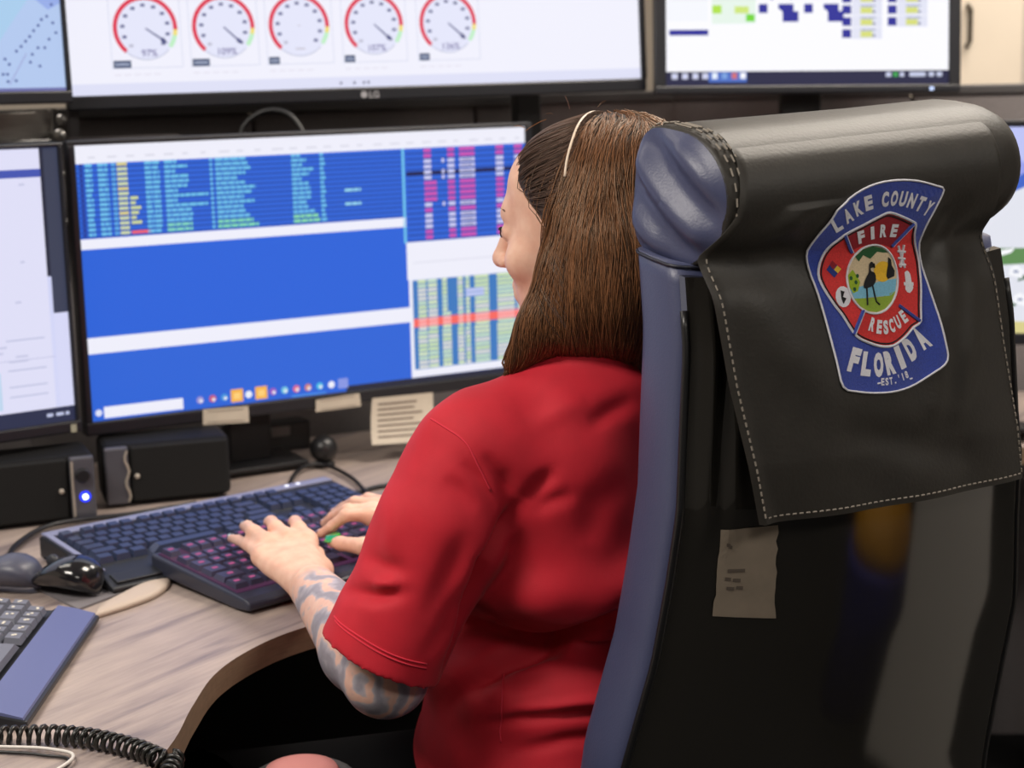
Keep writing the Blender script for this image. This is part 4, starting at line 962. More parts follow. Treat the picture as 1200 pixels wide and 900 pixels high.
class SDF:
    "signed distance field on a (non uniform) grid, turned into one smooth mesh by surface nets"
    def __init__(s, xs, ys, zs):
        s.x, s.y, s.z = [np.asarray(q, np.float32) for q in (xs, ys, zs)]
        s.D = np.full((len(xs), len(ys), len(zs)), .08, np.float32)
    def _box(s, lo, hi):
        sl = []
        for ax, a, b in zip((s.x, s.y, s.z), lo, hi): sl.append(slice(max(0, int(np.searchsorted(ax, a)) - 1), int(np.searchsorted(ax, b)) + 1))
        return tuple(sl)
    def _pts(s, sl): return s.x[sl[0]][:, None, None], s.y[sl[1]][None, :, None], s.z[sl[2]][None, None, :]
    def _apply(s, sl, d, k, op):
        A = s.D[sl]
        if A.size == 0: return
        if op == 'add':
            h = np.maximum(k - np.abs(A - d), 0) / max(k, 1e-6); s.D[sl] = np.minimum(A, d) - h * h * k * .25
        else:
            d = -d; h = np.maximum(k - np.abs(A - d), 0) / max(k, 1e-6); s.D[sl] = np.maximum(A, d) + h * h * k * .25
    def cone(s, a, b, ra, rb, k=.01, op='add', m=.03):
        a, b = np.asarray(a, float), np.asarray(b, float); r = max(ra, rb) + k + m
        sl = s._box(np.minimum(a, b) - r, np.maximum(a, b) + r); X, Y, Z = s._pts(sl); ab = b - a; L2 = float(ab @ ab) + 1e-12
        t = np.clip(((X - a[0]) * ab[0] + (Y - a[1]) * ab[1] + (Z - a[2]) * ab[2]) / L2, 0, 1)
        d = np.sqrt((X - a[0] - t * ab[0]) ** 2 + (Y - a[1] - t * ab[1]) ** 2 + (Z - a[2] - t * ab[2]) ** 2) - (ra + (rb - ra) * t)
        s._apply(sl, d.astype(np.float32), k, op); return s
    def ell(s, c, r, k=.01, op='add', R=None, m=.03):
        c = np.asarray(c, float); r = np.asarray(r, float); e = max(r) + k + m
        sl = s._box(c - e, c + e); X, Y, Z = s._pts(sl); X, Y, Z = X - c[0], Y - c[1], Z - c[2]
        if R is not None: R = np.asarray(R); X, Y, Z = [R[0][i] * X + R[1][i] * Y + R[2][i] * Z for i in range(3)]
        k0 = np.sqrt((X / r[0]) ** 2 + (Y / r[1]) ** 2 + (Z / r[2]) ** 2); k1 = np.sqrt((X / r[0] ** 2) ** 2 + (Y / r[1] ** 2) ** 2 + (Z / r[2] ** 2) ** 2) + 1e-6
        d = np.where(k0 < .2, -min(r) * (1 - k0), k0 * (k0 - 1) / k1)
        s._apply(sl, d.astype(np.float32), k, op); return s
    def cut(s, p, n, k=.004, lo=None, hi=None):
        "remove everything on the n side of the plane through p, inside the box"
        n = np.asarray(n, float); n = n / np.linalg.norm(n); p = np.asarray(p, float)
        sl = s._box(lo if lo is not None else (-9, -9, -9), hi if hi is not None else (9, 9, 9)); X, Y, Z = s._pts(sl)
        d = (X - p[0]) * n[0] + (Y - p[1]) * n[1] + (Z - p[2]) * n[2]
        s.D[sl] = np.maximum(s.D[sl], d.astype(np.float32)); return s
    def mesh(s, relax=1):
        D = s.D; ins = D < 0; n0, n1, n2 = D.shape
        cnt = np.zeros((n0 - 1, n1 - 1, n2 - 1), np.int8)
        for i in (0, 1):
            for j in (0, 1):
                for k in (0, 1): cnt += ins[i:n0 - 1 + i, j:n1 - 1 + j, k:n2 - 1 + k]
        C_ = np.argwhere((cnt > 0) & (cnt < 8)); idx = np.full(cnt.shape, -1, np.int32); idx[tuple(C_.T)] = np.arange(len(C_))
        off = np.array([[i, j, k] for i in (0, 1) for j in (0, 1) for k in (0, 1)])
        g = C_[:, None, :] + off[None]; val = D[g[..., 0], g[..., 1], g[..., 2]]
        P = np.stack([s.x[g[..., 0]], s.y[g[..., 1]], s.z[g[..., 2]]], -1).astype(np.float64)
        acc = np.zeros((len(C_), 3)); num = np.zeros(len(C_))
        for e0 in range(8):
            for e1 in range(e0 + 1, 8):
                if np.abs(off[e0] - off[e1]).sum() != 1: continue
                a, b = val[:, e0], val[:, e1]; mk = (a < 0) != (b < 0); t = np.where(mk, a / np.where(mk, a - b, 1), 0)
                acc += np.where(mk[:, None], P[:, e0] + (P[:, e1] - P[:, e0]) * t[:, None], 0); num += mk
        V = acc / num[:, None]; Q = []
        for ax in range(3):
            o1, o2 = [(1, 2), (2, 0), (0, 1)][ax]
            sl0 = [slice(1, -1)] * 3; sl0[ax] = slice(0, -1); sl1 = list(sl0); sl1[ax] = slice(1, None)
            A, B = ins[tuple(sl0)], ins[tuple(sl1)]
            for flag, rev in ((A & ~B, False), (~A & B, True)):
                E = np.argwhere(flag)
                if not len(E): continue
                E[:, o1] += 1; E[:, o2] += 1
                def cell(d1, d2): q = E.copy(); q[:, o1] -= d1; q[:, o2] -= d2; return idx[q[:, 0], q[:, 1], q[:, 2]]
                q = np.stack([cell(1, 1), cell(0, 1), cell(0, 0), cell(1, 0)], 1); Q.append(q[:, ::-1] if rev else q)
        Q = np.concatenate(Q)
        for _ in range(relax):
            nb = np.zeros_like(V); c_ = np.zeros(len(V))
            for a in range(4):
                for b in ((a + 1) % 4, (a - 1) % 4): np.add.at(nb, Q[:, a], V[Q[:, b]]); np.add.at(c_, Q[:, a], 1)
            V = .5 * V + .5 * nb / np.maximum(c_, 1)[:, None]
        return V, Q
def normals(V, Q):
    n = np.cross(V[Q[:, 2]] - V[Q[:, 0]], V[Q[:, 3]] - V[Q[:, 1]]); N = np.zeros_like(V)
    for a in range(4): np.add.at(N, Q[:, a], n)
    return N / (np.linalg.norm(N, axis=1)[:, None] + 1e-12)
def np_mesh(name, V, Q, m, parent):
    me = bpy.data.meshes.new(name); me.vertices.add(len(V)); me.vertices.foreach_set('co', V.astype(np.float32).ravel())
    me.loops.add(Q.size); me.loops.foreach_set('vertex_index', Q.astype(np.int32).ravel()); me.polygons.add(len(Q))
    me.polygons.foreach_set('loop_start', np.arange(0, Q.size, 4, dtype=np.int32)); me.polygons.foreach_set('loop_total', np.full(len(Q), 4, np.int32))
    me.polygons.foreach_set('use_smooth', np.ones(len(Q), bool)); me.materials.append(m); me.update(); me.validate()
    return link_mesh(name, me, parent)
def axis(*segs):
    out = [np.arange(a, b, st) for a, b, st in segs]; return np.concatenate(out)

# --- joints
NB = PW(697, 428, 1.85)                                   # base of the neck
HD_ = PW(687, 262, 1.87)                                  # centre of the head
HY = RAD(63) - PYAW; HP = RAD(-6)
Rz = np.array([[math.cos(HY), -math.sin(HY), 0], [math.sin(HY), math.cos(HY), 0], [0, 0, 1]])
Rx = np.array([[1, 0, 0], [0, math.cos(HP), -math.sin(HP)], [0, math.sin(HP), math.cos(HP)]])
HR_ = Rz @ Rx; HS = 1.0
def H(x, y, z): return HD_ + HR_ @ (np.array([x, y, z]) * HS)
SL = PW(556, 528, 1.78); EL = PW(452, 790, 1.82); WL = PZ(368, 690, .808)
SR = NB + np.array([.185, .02, -.05]); WR = PZ(462, 611, .815); ER = np.array([.24, .20, .80])
print('left upper arm %.3f forearm %.3f right %.3f %.3f' % tuple(np.linalg.norm(a - b) for a, b in ((SL, EL), (EL, WL), (SR, ER), (ER, WR))), 'NB', NB, 'HD', HD_, 'SL', SL, 'EL', EL, 'WL', WL, 'WR', WR)

xs = axis((-.36, -.30, .006), (-.30, .10, .0028), (.10, .40, .006)); ys = axis((-.24, -.10, .006), (-.10, .46, .0028), (.46, .75, .008)); zs = axis((-.01, .50, .010), (.50, .765, .006), (.765, .86, .0024), (.86, 1.08, .006), (1.08, 1.40, .0028))
B = SDF(xs, ys, zs)
# trunk, neck
B.ell(NB * [1, 1, 0] + [0, .03, .93], (.11, .08, .12), .02); B.ell((-.01, .07, .72), (.08, .06, .15), .03); B.ell((0, .06, .59), (.145, .10, .08), .03)
B.cone(NB + [0, .01, -.05], H(0, -.012, -.07), .058, .052, .03)
for S_ in (SL, SR): B.cone(NB + (S_ - NB) * .25 + [0, 0, -.02], S_, .05, .052, .04)
# arms
def arm(S_, E_, W_, sc_=1.0):
    B.cone(S_, E_, .044 * sc_, .043 * sc_, .02); M_ = E_ + (W_ - E_) * .28
    B.cone(E_, M_, .045 * sc_, .047 * sc_, .015); B.cone(M_, W_, .047 * sc_, .0285 * sc_, .015)
arm(SL, EL, WL); arm(SR, ER, WR)
# legs
HIPS = [np.array([sx * .095, .06, .56]) for sx in (-1, 1)]; KN = [np.array([-.36, .37, .53]), np.array([.20, .46, .54])]; AN = [np.array([-.24, .38, .10]), np.array([.17, .42, .10])]
for h_, k_, a_ in zip(HIPS, KN, AN):
    B.cone(h_ + [0, .03, .01], k_, .072, .050, .03); B.cone(k_, k_ * .7 + a_ * .3 + [0, -.012, 0], .046, .046, .02); B.cone(k_ * .7 + a_ * .3 + [0, -.012, 0], a_, .046, .036, .02); B.cone(a_ + [0, -.03, -.055], a_ + [0, .15, -.068], .034, .024, .03)
# head
B.ell(H(0, -.016, .026), np.array((.074, .094, .086)) * HS, .01, R=HR_); B.ell(H(0, .028, -.035), np.array((.060, .062, .086)) * HS, .03, R=HR_)
B.ell(H(0, .034, -.078), np.array((.046, .048, .040)) * HS, .02, R=HR_); B.ell(H(0, .074, -.099), (.019, .014, .014), .018, R=HR_)
B.ell(H(0, .046, .048), (.054, .032, .040), .02, R=HR_); B.cone(H(-.030, .074, .020), H(.030, .074, .020), .010, .010, .022)                    # brow
for sx in (-1, 1):
    B.ell(H(sx * .042, .058, -.032), (.022, .022, .020), .018, R=HR_)                   # cheek
    B.ell(H(sx * .031, .094, .000), (.016, .014, .0115), .010, 'sub', R=HR_)             # eye socket
    B.ell(H(sx * .031, .0755, -.0005), (.0145, .0125, .0115), .003, R=HR_)                 # lids
    B.ell(H(sx * .076, -.012, -.012), (.008, .018, .030), .006, R=HR_)                   # ear
B.cone(H(0, .088, .012), H(0, .107, -.028), .0075, .0105, .010); B.ell(H(0, .108, -.031), (.0115, .0105, .010), .006, R=HR_)
for sx in (-1, 1): B.ell(H(sx * .012, .098, -.034), (.008, .009, .007), .006, R=HR_); B.ell(H(sx * .0055, .104, -.0415), (.0028, .004, .003), .002, 'sub', R=HR_)
B.cone(H(-.020, .083, -.0605), H(.020, .083, -.0605), .0055, .0055, .006); B.cone(H(-.018, .082, -.0715), H(.018, .082, -.0715), .0065, .0065, .006); B.cone(H(-.024, .0915, -.066), H(.024, .0915, -.066), .0018, .0018, .003, 'sub')
# hands
def finger(*pts, r0=.0090, r1=.0066):
    n = len(pts) - 1
    for i in range(n): B.cone(pts[i], pts[i + 1], r0 + (r1 - r0) * i / n, r0 + (r1 - r0) * (i + 1) / n, .004 if i else .008, m=.012)
# left hand: back of the hand up, fingers reaching to the far keys
L_ = {'i': [PZ(360, 632, .830), PZ(350, 619, .838), PZ(346, 611, .818), PZ(343, 612, .800)],
      'm': [PZ(336, 630, .833), PZ(323, 618, .840), PZ(318, 611, .818), PZ(314, 612, .799)],
      'r': [PZ(313, 635, .830), PZ(297, 623, .836), PZ(290, 617, .816), PZ(286, 617, .799)],
      'p': [PZ(306, 650, .822), PZ(290, 638, .821), PZ(279, 633, .810), PZ(271, 631, .801)]}
for k_, q in L_.items(): finger(*q, r0=.0108 if k_ != 'p' else .0090, r1=.0068 if k_ != 'p' else .006)
wl0 = WL + (EL - WL) * .03
for k_, rr0 in (('i', .0125), ('m', .0125), ('r', .012), ('p', .0115)): B.cone(WL + (L_[k_][0] - WL) * .12 + [0, 0, -.006], L_[k_][0] - [0, 0, .004], .0165, rr0, .012, m=.02)
B.ell((WL + L_['m'][0] + L_['r'][0]) / 3 - [0, 0, .012], (.030, .034, .013), .012)
TH = [PZ(376, 668, .803), PZ(370, 650, .797), PZ(356, 638, .796), PZ(346, 630, .796)]
B.cone(WL + [.008, .01, -.006], TH[0], .017, .0155, .014); finger(*TH[0:1], PZ(370, 650, .797), *TH[2:], r0=.0128, r1=.0076)
# right hand, partly behind the sleeve
R_ = {'i': [PZ(436, 603, .832), PZ(405, 604, .836), PZ(389, 617, .818), PZ(376, 626, .803)],
      'm': [PZ(437, 597, .834), PZ(407, 597, .838), PZ(390, 606, .818), PZ(380, 614, .802)],
      'r': [PZ(442, 592, .830), PZ(416, 588, .832), PZ(402, 595, .814), PZ(392, 601, .801)],
      'p': [PZ(450, 590, .824), PZ(432, 584, .824), PZ(420, 588, .810), PZ(412, 592, .801)]}
for k_, q in R_.items():
    finger(*q, r0=.0092, r1=.0066); B.cone(WR, q[0] - [0, 0, .004], .016, .012, .012, m=.02)
B.cone(WR + [0, 0, -.006], PZ(452, 634, .812), .016, .014, .012); finger(PZ(452, 634, .812), PZ(424, 640, .812), PZ(400, 637, .806), PZ(390, 635, .803), r0=.0125, r1=.0078)
V, Q = B.mesh(1)

# --- skin with tattooed forearm (mask along the left forearm)
ab = WL - EL; t_ = np.clip(((V - EL) @ ab) / (ab @ ab), -.6, 1.3); dist = np.linalg.norm(V - EL - np.clip(t_, -.3, 1.2)[:, None] * ab, axis=1)
tat = np.clip((1.0 - t_) / .10, 0, 1) * (dist < .075) * (V[:, 0] < -.05) * (V[:, 2] < .90)
skin = bpy.data.materials.new('skin'); skin.use_nodes = True; nt = skin.node_tree; b = nt.nodes['Principled BSDF']
b.inputs['Roughness'].default_value = .5; b.inputs['Subsurface Weight'].default_value = .08; b.inputs['Subsurface Radius'].default_value = (.012, .005, .003)
tc = nt.nodes.new('ShaderNodeTexCoord'); at = nt.nodes.new('ShaderNodeAttribute'); at.attribute_name = 'tattoo'
n1 = nt.nodes.new('ShaderNodeTexNoise'); n1.inputs['Scale'].default_value = 60; n1.inputs['Detail'].default_value = 5
cr = nt.nodes.new('ShaderNodeValToRGB'); e = cr.color_ramp.elements; e[0].position = .3; e[1].position = .75; e[0].color = srgb(222, 172, 150); e[1].color = srgb(236, 196, 174)
wv = nt.nodes.new('ShaderNodeTexWave'); wv.inputs['Scale'].default_value = 12; wv.inputs['Distortion'].default_value = 9; wv.inputs['Detail'].default_value = 3; wv.inputs['Detail Scale'].default_value = 1.6
tr = nt.nodes.new('ShaderNodeValToRGB'); e = tr.color_ramp.elements; e[0].position = .1; e[0].color = srgb(152, 147, 158); e[1].position = .86; e[1].color = srgb(226, 184, 168)
x1 = e.new(.4); x1.color = srgb(170, 164, 174); x2 = e.new(.62); x2.color = srgb(182, 172, 180)
n3 = nt.nodes.new('ShaderNodeTexNoise'); n3.inputs['Scale'].default_value = 110; n3.inputs['Detail'].default_value = 4
mm = nt.nodes.new('ShaderNodeMixRGB'); mm.blend_type = 'OVERLAY'; mm.inputs[0].default_value = .22
mx = nt.nodes.new('ShaderNodeMixRGB')
for n_ in (n1, wv, n3): nt.links.new(tc.outputs['Object'], n_.inputs['Vector'])
nt.links.new(n1.outputs['Fac'], cr.inputs[0]); nt.links.new(wv.outputs['Fac'], tr.inputs[0]); nt.links.new(tr.outputs[0], mm.inputs[1]); nt.links.new(n3.outputs['Fac'], mm.inputs[2])
nt.links.new(at.outputs['Fac'], mx.inputs[0]); nt.links.new(cr.outputs[0], mx.inputs[1]); nt.links.new(mm.outputs[0], mx.inputs[2]); nt.links.new(mx.outputs[0], b.inputs['Base Color'])
body = np_mesh('body', V, Q, skin, person)
att = body.data.attributes.new('tattoo', 'FLOAT', 'POINT'); att.data.foreach_set('value', tat.astype(np.float32))
BV = BVHTree.FromPolygons([Vector(v) for v in V], [tuple(q) for q in Q])
print('body', len(V))

# --- eyes, nails
for sx in (-1, 1):
    eye = MB().lathe([(.0105 * math.sin(math.pi * k / 12) + 1e-4, -.0105 * math.cos(math.pi * k / 12)) for k in range(13)], (0, 0, 0), n=16).build('eye', mat('eye_white', (226, 222, 220), .2), person, True); eye.location = H(sx * .031, .078, 0)
    c = H(sx * .031, .0882, -.0005); i_ = MB().lathe([(.0052, 0), (.0052, .0006), (.001, .0009)], c, rot=Matrix([list(HR_[i]) for i in range(3)]) @ Matrix.Rotation(RAD(-90), 3, 'X'), n=14).build('iris', mat('brown_iris', (66, 46, 34), .2), person)
    MB().tube([H(sx * .031 + q * .013, .0895 - abs(q) ** 2 * .006, .0055 - abs(q) * .002) for q in (-1, -.5, 0, .5, 1)], [.0008, .0013, .0014, .0016, .0009], n=5).build('eyelashes', mat('dark_lash', (20, 14, 14), .6), person, True)
    MB().tube([H(sx * (.014 + .032 * q), .0885 - .014 * q * q, .021 + .006 * math.sin(q * 2.6)) for q in (0, .25, .5, .75, 1)], [.0015, .0022, .0022, .0018, .0008], n=6).build('eyebrow', mat('brown_brow', (86, 58, 44), .7), person, True)
def nail(tip, base, w, L, m, lift=.0045, name='fingernail', ext=.35, upv=(0, 0, 1.)):
    tip, base = np.asarray(tip), np.asarray(base); d = tip - base; d /= np.linalg.norm(d); up = np.array(upv, float); up /= np.linalg.norm(up); up -= d * (up @ d); up /= np.linalg.norm(up); sd = np.cross(d, up)
    rows = []
    for i in range(9):
        t = i / 8; hw = w * (1 - (2 * t - 1) ** 4 * .55) * (1 if t < .8 else 1 - (t - .8) * 2.2)
        rows.append([tuple(tip + d * (L * (t - 1 + ext)) + sd * hw * s + up * (lift + .0012 - .0022 * s * s - .0012 * t * t)) for s in (-1, -.6, -.2, .2, .6, 1)])
    m_ = MB(); m_.grid(rows); m_.grid([[tuple(np.array(p) - up * .0012) for p in r[::-1]] for r in rows]); o = m_.build(name, m, person, True)
    bevel_none = None
    return o
pale_n = mat('pale_blue_nail_polish', (196, 214, 226), .2, coat=.6); green_n = mat('green_nail_polish', (34, 168, 74), .2, coat=.8); pink_n = mat('pale_pink_nail_polish', (226, 196, 206), .2, coat=.6)
for k_ in 'imr': nail(L_[k_][3], L_[k_][2], .0052, .011, pale_n, .0064, ext=.6)
nail(L_['p'][3], L_['p'][2], .0052, .013, pale_n, .0057, ext=.75)
for k_ in 'imrp': nail(R_[k_][3], R_[k_][2], .0052, .013, pink_n, .0061, ext=.7)
o = nail(PZ(391, 634.5, .803), PZ(408, 638, .807), .0105, .026, green_n, .0088, ext=.42, upv=np.array([0, 0, .75]) + (PL(CP) - PZ(391, 634, .803)) / 2.3); o['label'] = 'glossy green thumbnail'

# --- red shirt
red = mat('red_shirt_knit', (194, 20, 42), .75, var=.05, vscale=40, bump=.12, bscale=900, sheen=.05)
xs = axis((-.40, .42, .0037)); ys = axis((-.24, .42, .0037)); zs = axis((.50, 1.16, .0037))
S = SDF(xs, ys, zs)
uc = lambda u, v, d: PW(u, v, d)
S.ell(NB * [1, 1, 0] + [.012, .035, .935], (.168, .125, .155), .03)           # upper back and chest
S.ell(NB * [1, 1, 0] + [.012, .025, .872], (.170, .145, .072), .03)           # roll above the waist
S.ell((-.004, .055, .735), (.190, .165, .085), .016)                          # waist
S.ell((-.004, .06, .63), (.205, .180, .12), .05)
S.ell((-.06, .13, .88), (.15, .10, .10), .05)                                # front
for S_, q in ((SL, -1), (SR, 1)): S.cone(NB + [q * .035, .0, -.012], S_ + [0, 0, -.012], .046, .056, .04)
S.cone(NB + [0, -.012, -.03], NB + [0, .0, .004], .07, .060, .04)
S.ell(NB * [1, 1, 0] + [-.07, -.035, .99], (.07, .06, .09), .05); S.ell(NB * [1, 1, 0] + [.07, -.035, .99], (.07, .06, .09), .05)
def sleeve(S_, mid, hem, far, r):
    S.cone(S_, mid, r[0], r[1], .035); S.cone(mid, far, r[1], r[2], .03)
    ax = far - mid; S.cut(hem, ax, lo=np.minimum(hem, far) - [.13, .13, .10], hi=np.maximum(hem, far) + .13) if False else None
    return ax / np.linalg.norm(ax)
MIDL = PW(522, 612, 1.785); HEML = PW(444, 772, 1.80)
axl = (HEML - MIDL) / np.linalg.norm(HEML - MIDL)
def arm_sleeve(S_, mid, hem, r):
    "sleeve as its own field so that its hem is cut clean, then joined"
    T_ = SDF(S.x, S.y, S.z); T_.cone(S_, mid, r[0], r[1], .03); ax = (hem - mid) / np.linalg.norm(hem - mid); T_.cone(mid, hem + ax * .03, r[1], r[2], .03)
    n = ax + np.array([0, 0, 0]); T_.cut(hem, n)
    kk = .010 + .03 * np.clip((S.z[None, None, :] - .93) / .08, 0, 1); h = np.maximum(kk - np.abs(S.D - T_.D), 0) / kk; S.D = np.minimum(S.D, T_.D) - h * h * kk * .25
    return ax
arm_sleeve(SL, MIDL, HEML, (.058, .066, .067))
MIDR = SR * .5 + ER * .5 + [.005, 0, 0]; HEMR = SR * .12 + ER * .88
axr = arm_sleeve(SR, MIDR, HEMR, (.066, .066, .064))
# hollow cuffs, neck opening, hem
S.cone(HEML - axl * .045, HEML + axl * .05, .058, .060, .004, 'sub'); S.cone(HEMR - axr * .045, HEMR + axr * .05, .055, .057, .004, 'sub')
# collar
nk = NB + [0, .012, .012]
for k in range(28):
    t0, t1 = [2 * math.pi * (k + q) / 28 for q in (0, 1)]
    cpt = lambda t: nk + np.array([.068 * math.cos(t), .062 * math.sin(t), .000 + .012 * (-math.sin(t))])
    S.cone(cpt(t0), cpt(t1), .014, .014, .008)
S.cone(nk + [0, 0, .0], nk + [0, .01, .10], .056, .056, .004, 'sub')
VS, QS = S.mesh(2); NS = normals(VS, QS)
BS = BVHTree.FromPolygons([Vector(v) for v in VS], [tuple(q) for q in QS])
dirc = PL(CP)
def snap(u, v):
    "where the photo ray meets the shirt"
    far = PL(W(u, v, 3.0)); d = Vector(far - dirc).normalized(); hit = BS.ray_cast(Vector(dirc), d)
    return np.array(hit[0]) if hit[0] is not None else None
def crease(pts, w, amp, taper=True):
    P = [snap(*p) for p in pts]
    P = [p for p in P if p is not None]
    if len(P) < 2: return
    best = np.full(len(VS), 9.); tt = np.zeros(len(VS)); n = len(P) - 1
    for i, (a, c) in enumerate(zip(P, P[1:])):
        ab = c - a; t = np.clip(((VS - a) @ ab) / (ab @ ab + 1e-12), 0, 1); d = np.linalg.norm(VS - a - t[:, None] * ab, axis=1)
        m_ = d < best; best[m_] = d[m_]; tt[m_] = (i + t[m_]) / n
    f = amp * np.exp(-(best / w) ** 2) * ((np.sin(np.pi * np.clip(tt * .9 + .05, 0, 1))) if taper else 1)
    DISP[:] += f * 1.45
DISP = np.zeros(len(VS))
for pts, w, amp in [
    ([(612, 588), (592, 620), (570, 660), (547, 720), (520, 785)], .009, -.015), ([(606, 590), (588, 560), (566, 530)], .008, -.006),
    ([(618, 590), (634, 568), (650, 550)], .009, -.006), ([(622, 600), (645, 588), (675, 578)], .009, -.004), ([(600, 610), (597, 575), (594, 545)], .008, -.003), ([(585, 600), (560, 560), (540, 540)], .008, -.004),
    ([(748, 708), (715, 730), (680, 742), (640, 752), (598, 770), (555, 800), (520, 828)], .015, -.019), ([(740, 735), (700, 744), (650, 762)], .008, .006),
    ([(700, 655), (650, 690), (590, 715)], .030, .004), ([(575, 690), (585, 730), (592, 755)], .007, -.003),
    ([(735, 832), (680, 836), (610, 842), (560, 850)], .007, -.006), ([(730, 820), (670, 826), (600, 833)], .007, .005), ([(730, 858), (660, 868), (600, 880)], .008, -.004), ([(560, 790), (600, 800), (640, 798)], .009, -.004),
    ([(405, 692), (440, 698), (475, 694)], .008, -.008), ([(402, 682), (436, 687), (470, 684)], .008, .006), ([(425, 650), (450, 665), (480, 668)], .010, -.004),
    ([(545, 620), (530, 670), (500, 730)], .014, -.005), ([(470, 580), (462, 620), (452, 660)], .014, .003), ([(500, 770), (520, 740), (535, 700)], .010, -.004),
    ([(690, 470), (660, 480), (620, 500)], .012, .003), ([(745, 470), (715, 482), (690, 500)], .010, -.005), ([(735, 560), (700, 590), (690, 640)], .018, -.004), ([(520, 560), (540, 575), (560, 600)], .010, -.003)]: crease(pts, w, amp)
X_ = VS
DISP += .0008 * np.sin(X_[:, 0] * 60 + X_[:, 2] * 45 + 2 * np.sin(X_[:, 1] * 30)) + .0006 * np.sin(X_[:, 1] * 90 - X_[:, 2] * 70 + 1.7 * np.sin(X_[:, 0] * 50))
VS = VS + NS * DISP[:, None]
for _ in range(1):
    nb = np.zeros_like(VS); c_ = np.zeros(len(VS))
    for a in range(4):
        for b_ in ((a + 1) % 4, (a - 1) % 4): np.add.at(nb, QS[:, a], VS[QS[:, b_]]); np.add.at(c_, QS[:, a], 1)
    VS = .6 * VS + .4 * nb / np.maximum(c_, 1)[:, None]
# the body stays inside the cloth
BSx = BVHTree.FromPolygons([Vector(v) for v in VS], [tuple(q) for q in QS]); moved = V.copy()
for i in np.where((V[:, 2] > .885) & (V[:, 2] < 1.075))[0]:
    p, n, _, dd = BSx.find_nearest(Vector(V[i]))
    sd = (Vector(V[i]) - p).dot(n)
    if sd > -.005 and dd < .05: moved[i] = np.array(p - n * .006)
body.data.vertices.foreach_set('co', moved.astype(np.float32).ravel()); body.data.update()
shirt = np_mesh('shirt', VS, QS, red, person); shirt['label'] = 'plain red short sleeved shirt'
BS = BVHTree.FromPolygons([Vector(v) for v in VS], [tuple(q) for q in QS])
seam_m = mat('red_seam', (214, 44, 66), .8)
def seam(pts, r=.0011, m=seam_m):
    P = [snap(*p) for p in pts]; P = [p for p in P if p is not None]
    if len(P) < 2: return
    C_ = smooth_curve([tuple(p) for p in P], 6); out = []
    for p in C_:
        h = BS.find_nearest(p); out.append(h[0] + h[1] * .0004)
    MB().tube(out, r, n=5).build('seam', m, shirt, True)
seam([(505, 491), (520, 500), (545, 518), (560, 545), (575, 575)]); 
seam([(590, 790), (589, 810), (588, 830), (587, 850), (587, 870)]); seam([(392, 722), (420, 745), (455, 765), (500, 778)]); seam([(393, 727), (420, 750), (455, 770), (500, 783)])
bl_ = MB()

# --- trousers and shoes
tro = mat('black_trousers', (7, 7, 9), .95, spec=.1)
T = SDF(axis((-.34, .36, .008)), axis((-.22, .66, .008)), axis((.02, .72, .008)))
T.ell((0, .05, .58), (.18, .135, .105), .05)
for h_, k_, a_ in zip(HIPS, KN, AN):
    T.cone(h_ + [0, .03, .01], k_, .092, .072, .04); T.cone(k_, k_ * .6 + a_ * .4, .070, .066, .03); T.cone(k_ * .6 + a_ * .4, a_, .066, .058, .03); T.cut(a_ + [0, 0, -.01], (0, 0, -1), lo=a_ - .15, hi=a_ + .15)
v_, q_ = T.mesh(2); np_mesh('trousers', v_, q_, tro, person); BT = BVHTree.FromPolygons([Vector(v) for v in v_], [tuple(q) for q in q_])
for a_ in AN:
    sh = SDF(axis((a_[0] - .08, a_[0] + .08, .005)), axis((a_[1] - .12, a_[1] + .25, .005)), axis((-.02, .16, .005)))
    sh.cone(a_ + [0, -.035, -.05], a_ + [0, .02, -.02], .044, .046, .03); sh.cone(a_ + [0, -.03, -.058], a_ + [0, .15, -.066], .042, .036, .03); sh.cut((0, 0, .003), (0, 0, -1)); v_, q_ = sh.mesh(2); np_mesh('shoe', v_, q_, mat('black_shoe', (18, 18, 20), .5), person)

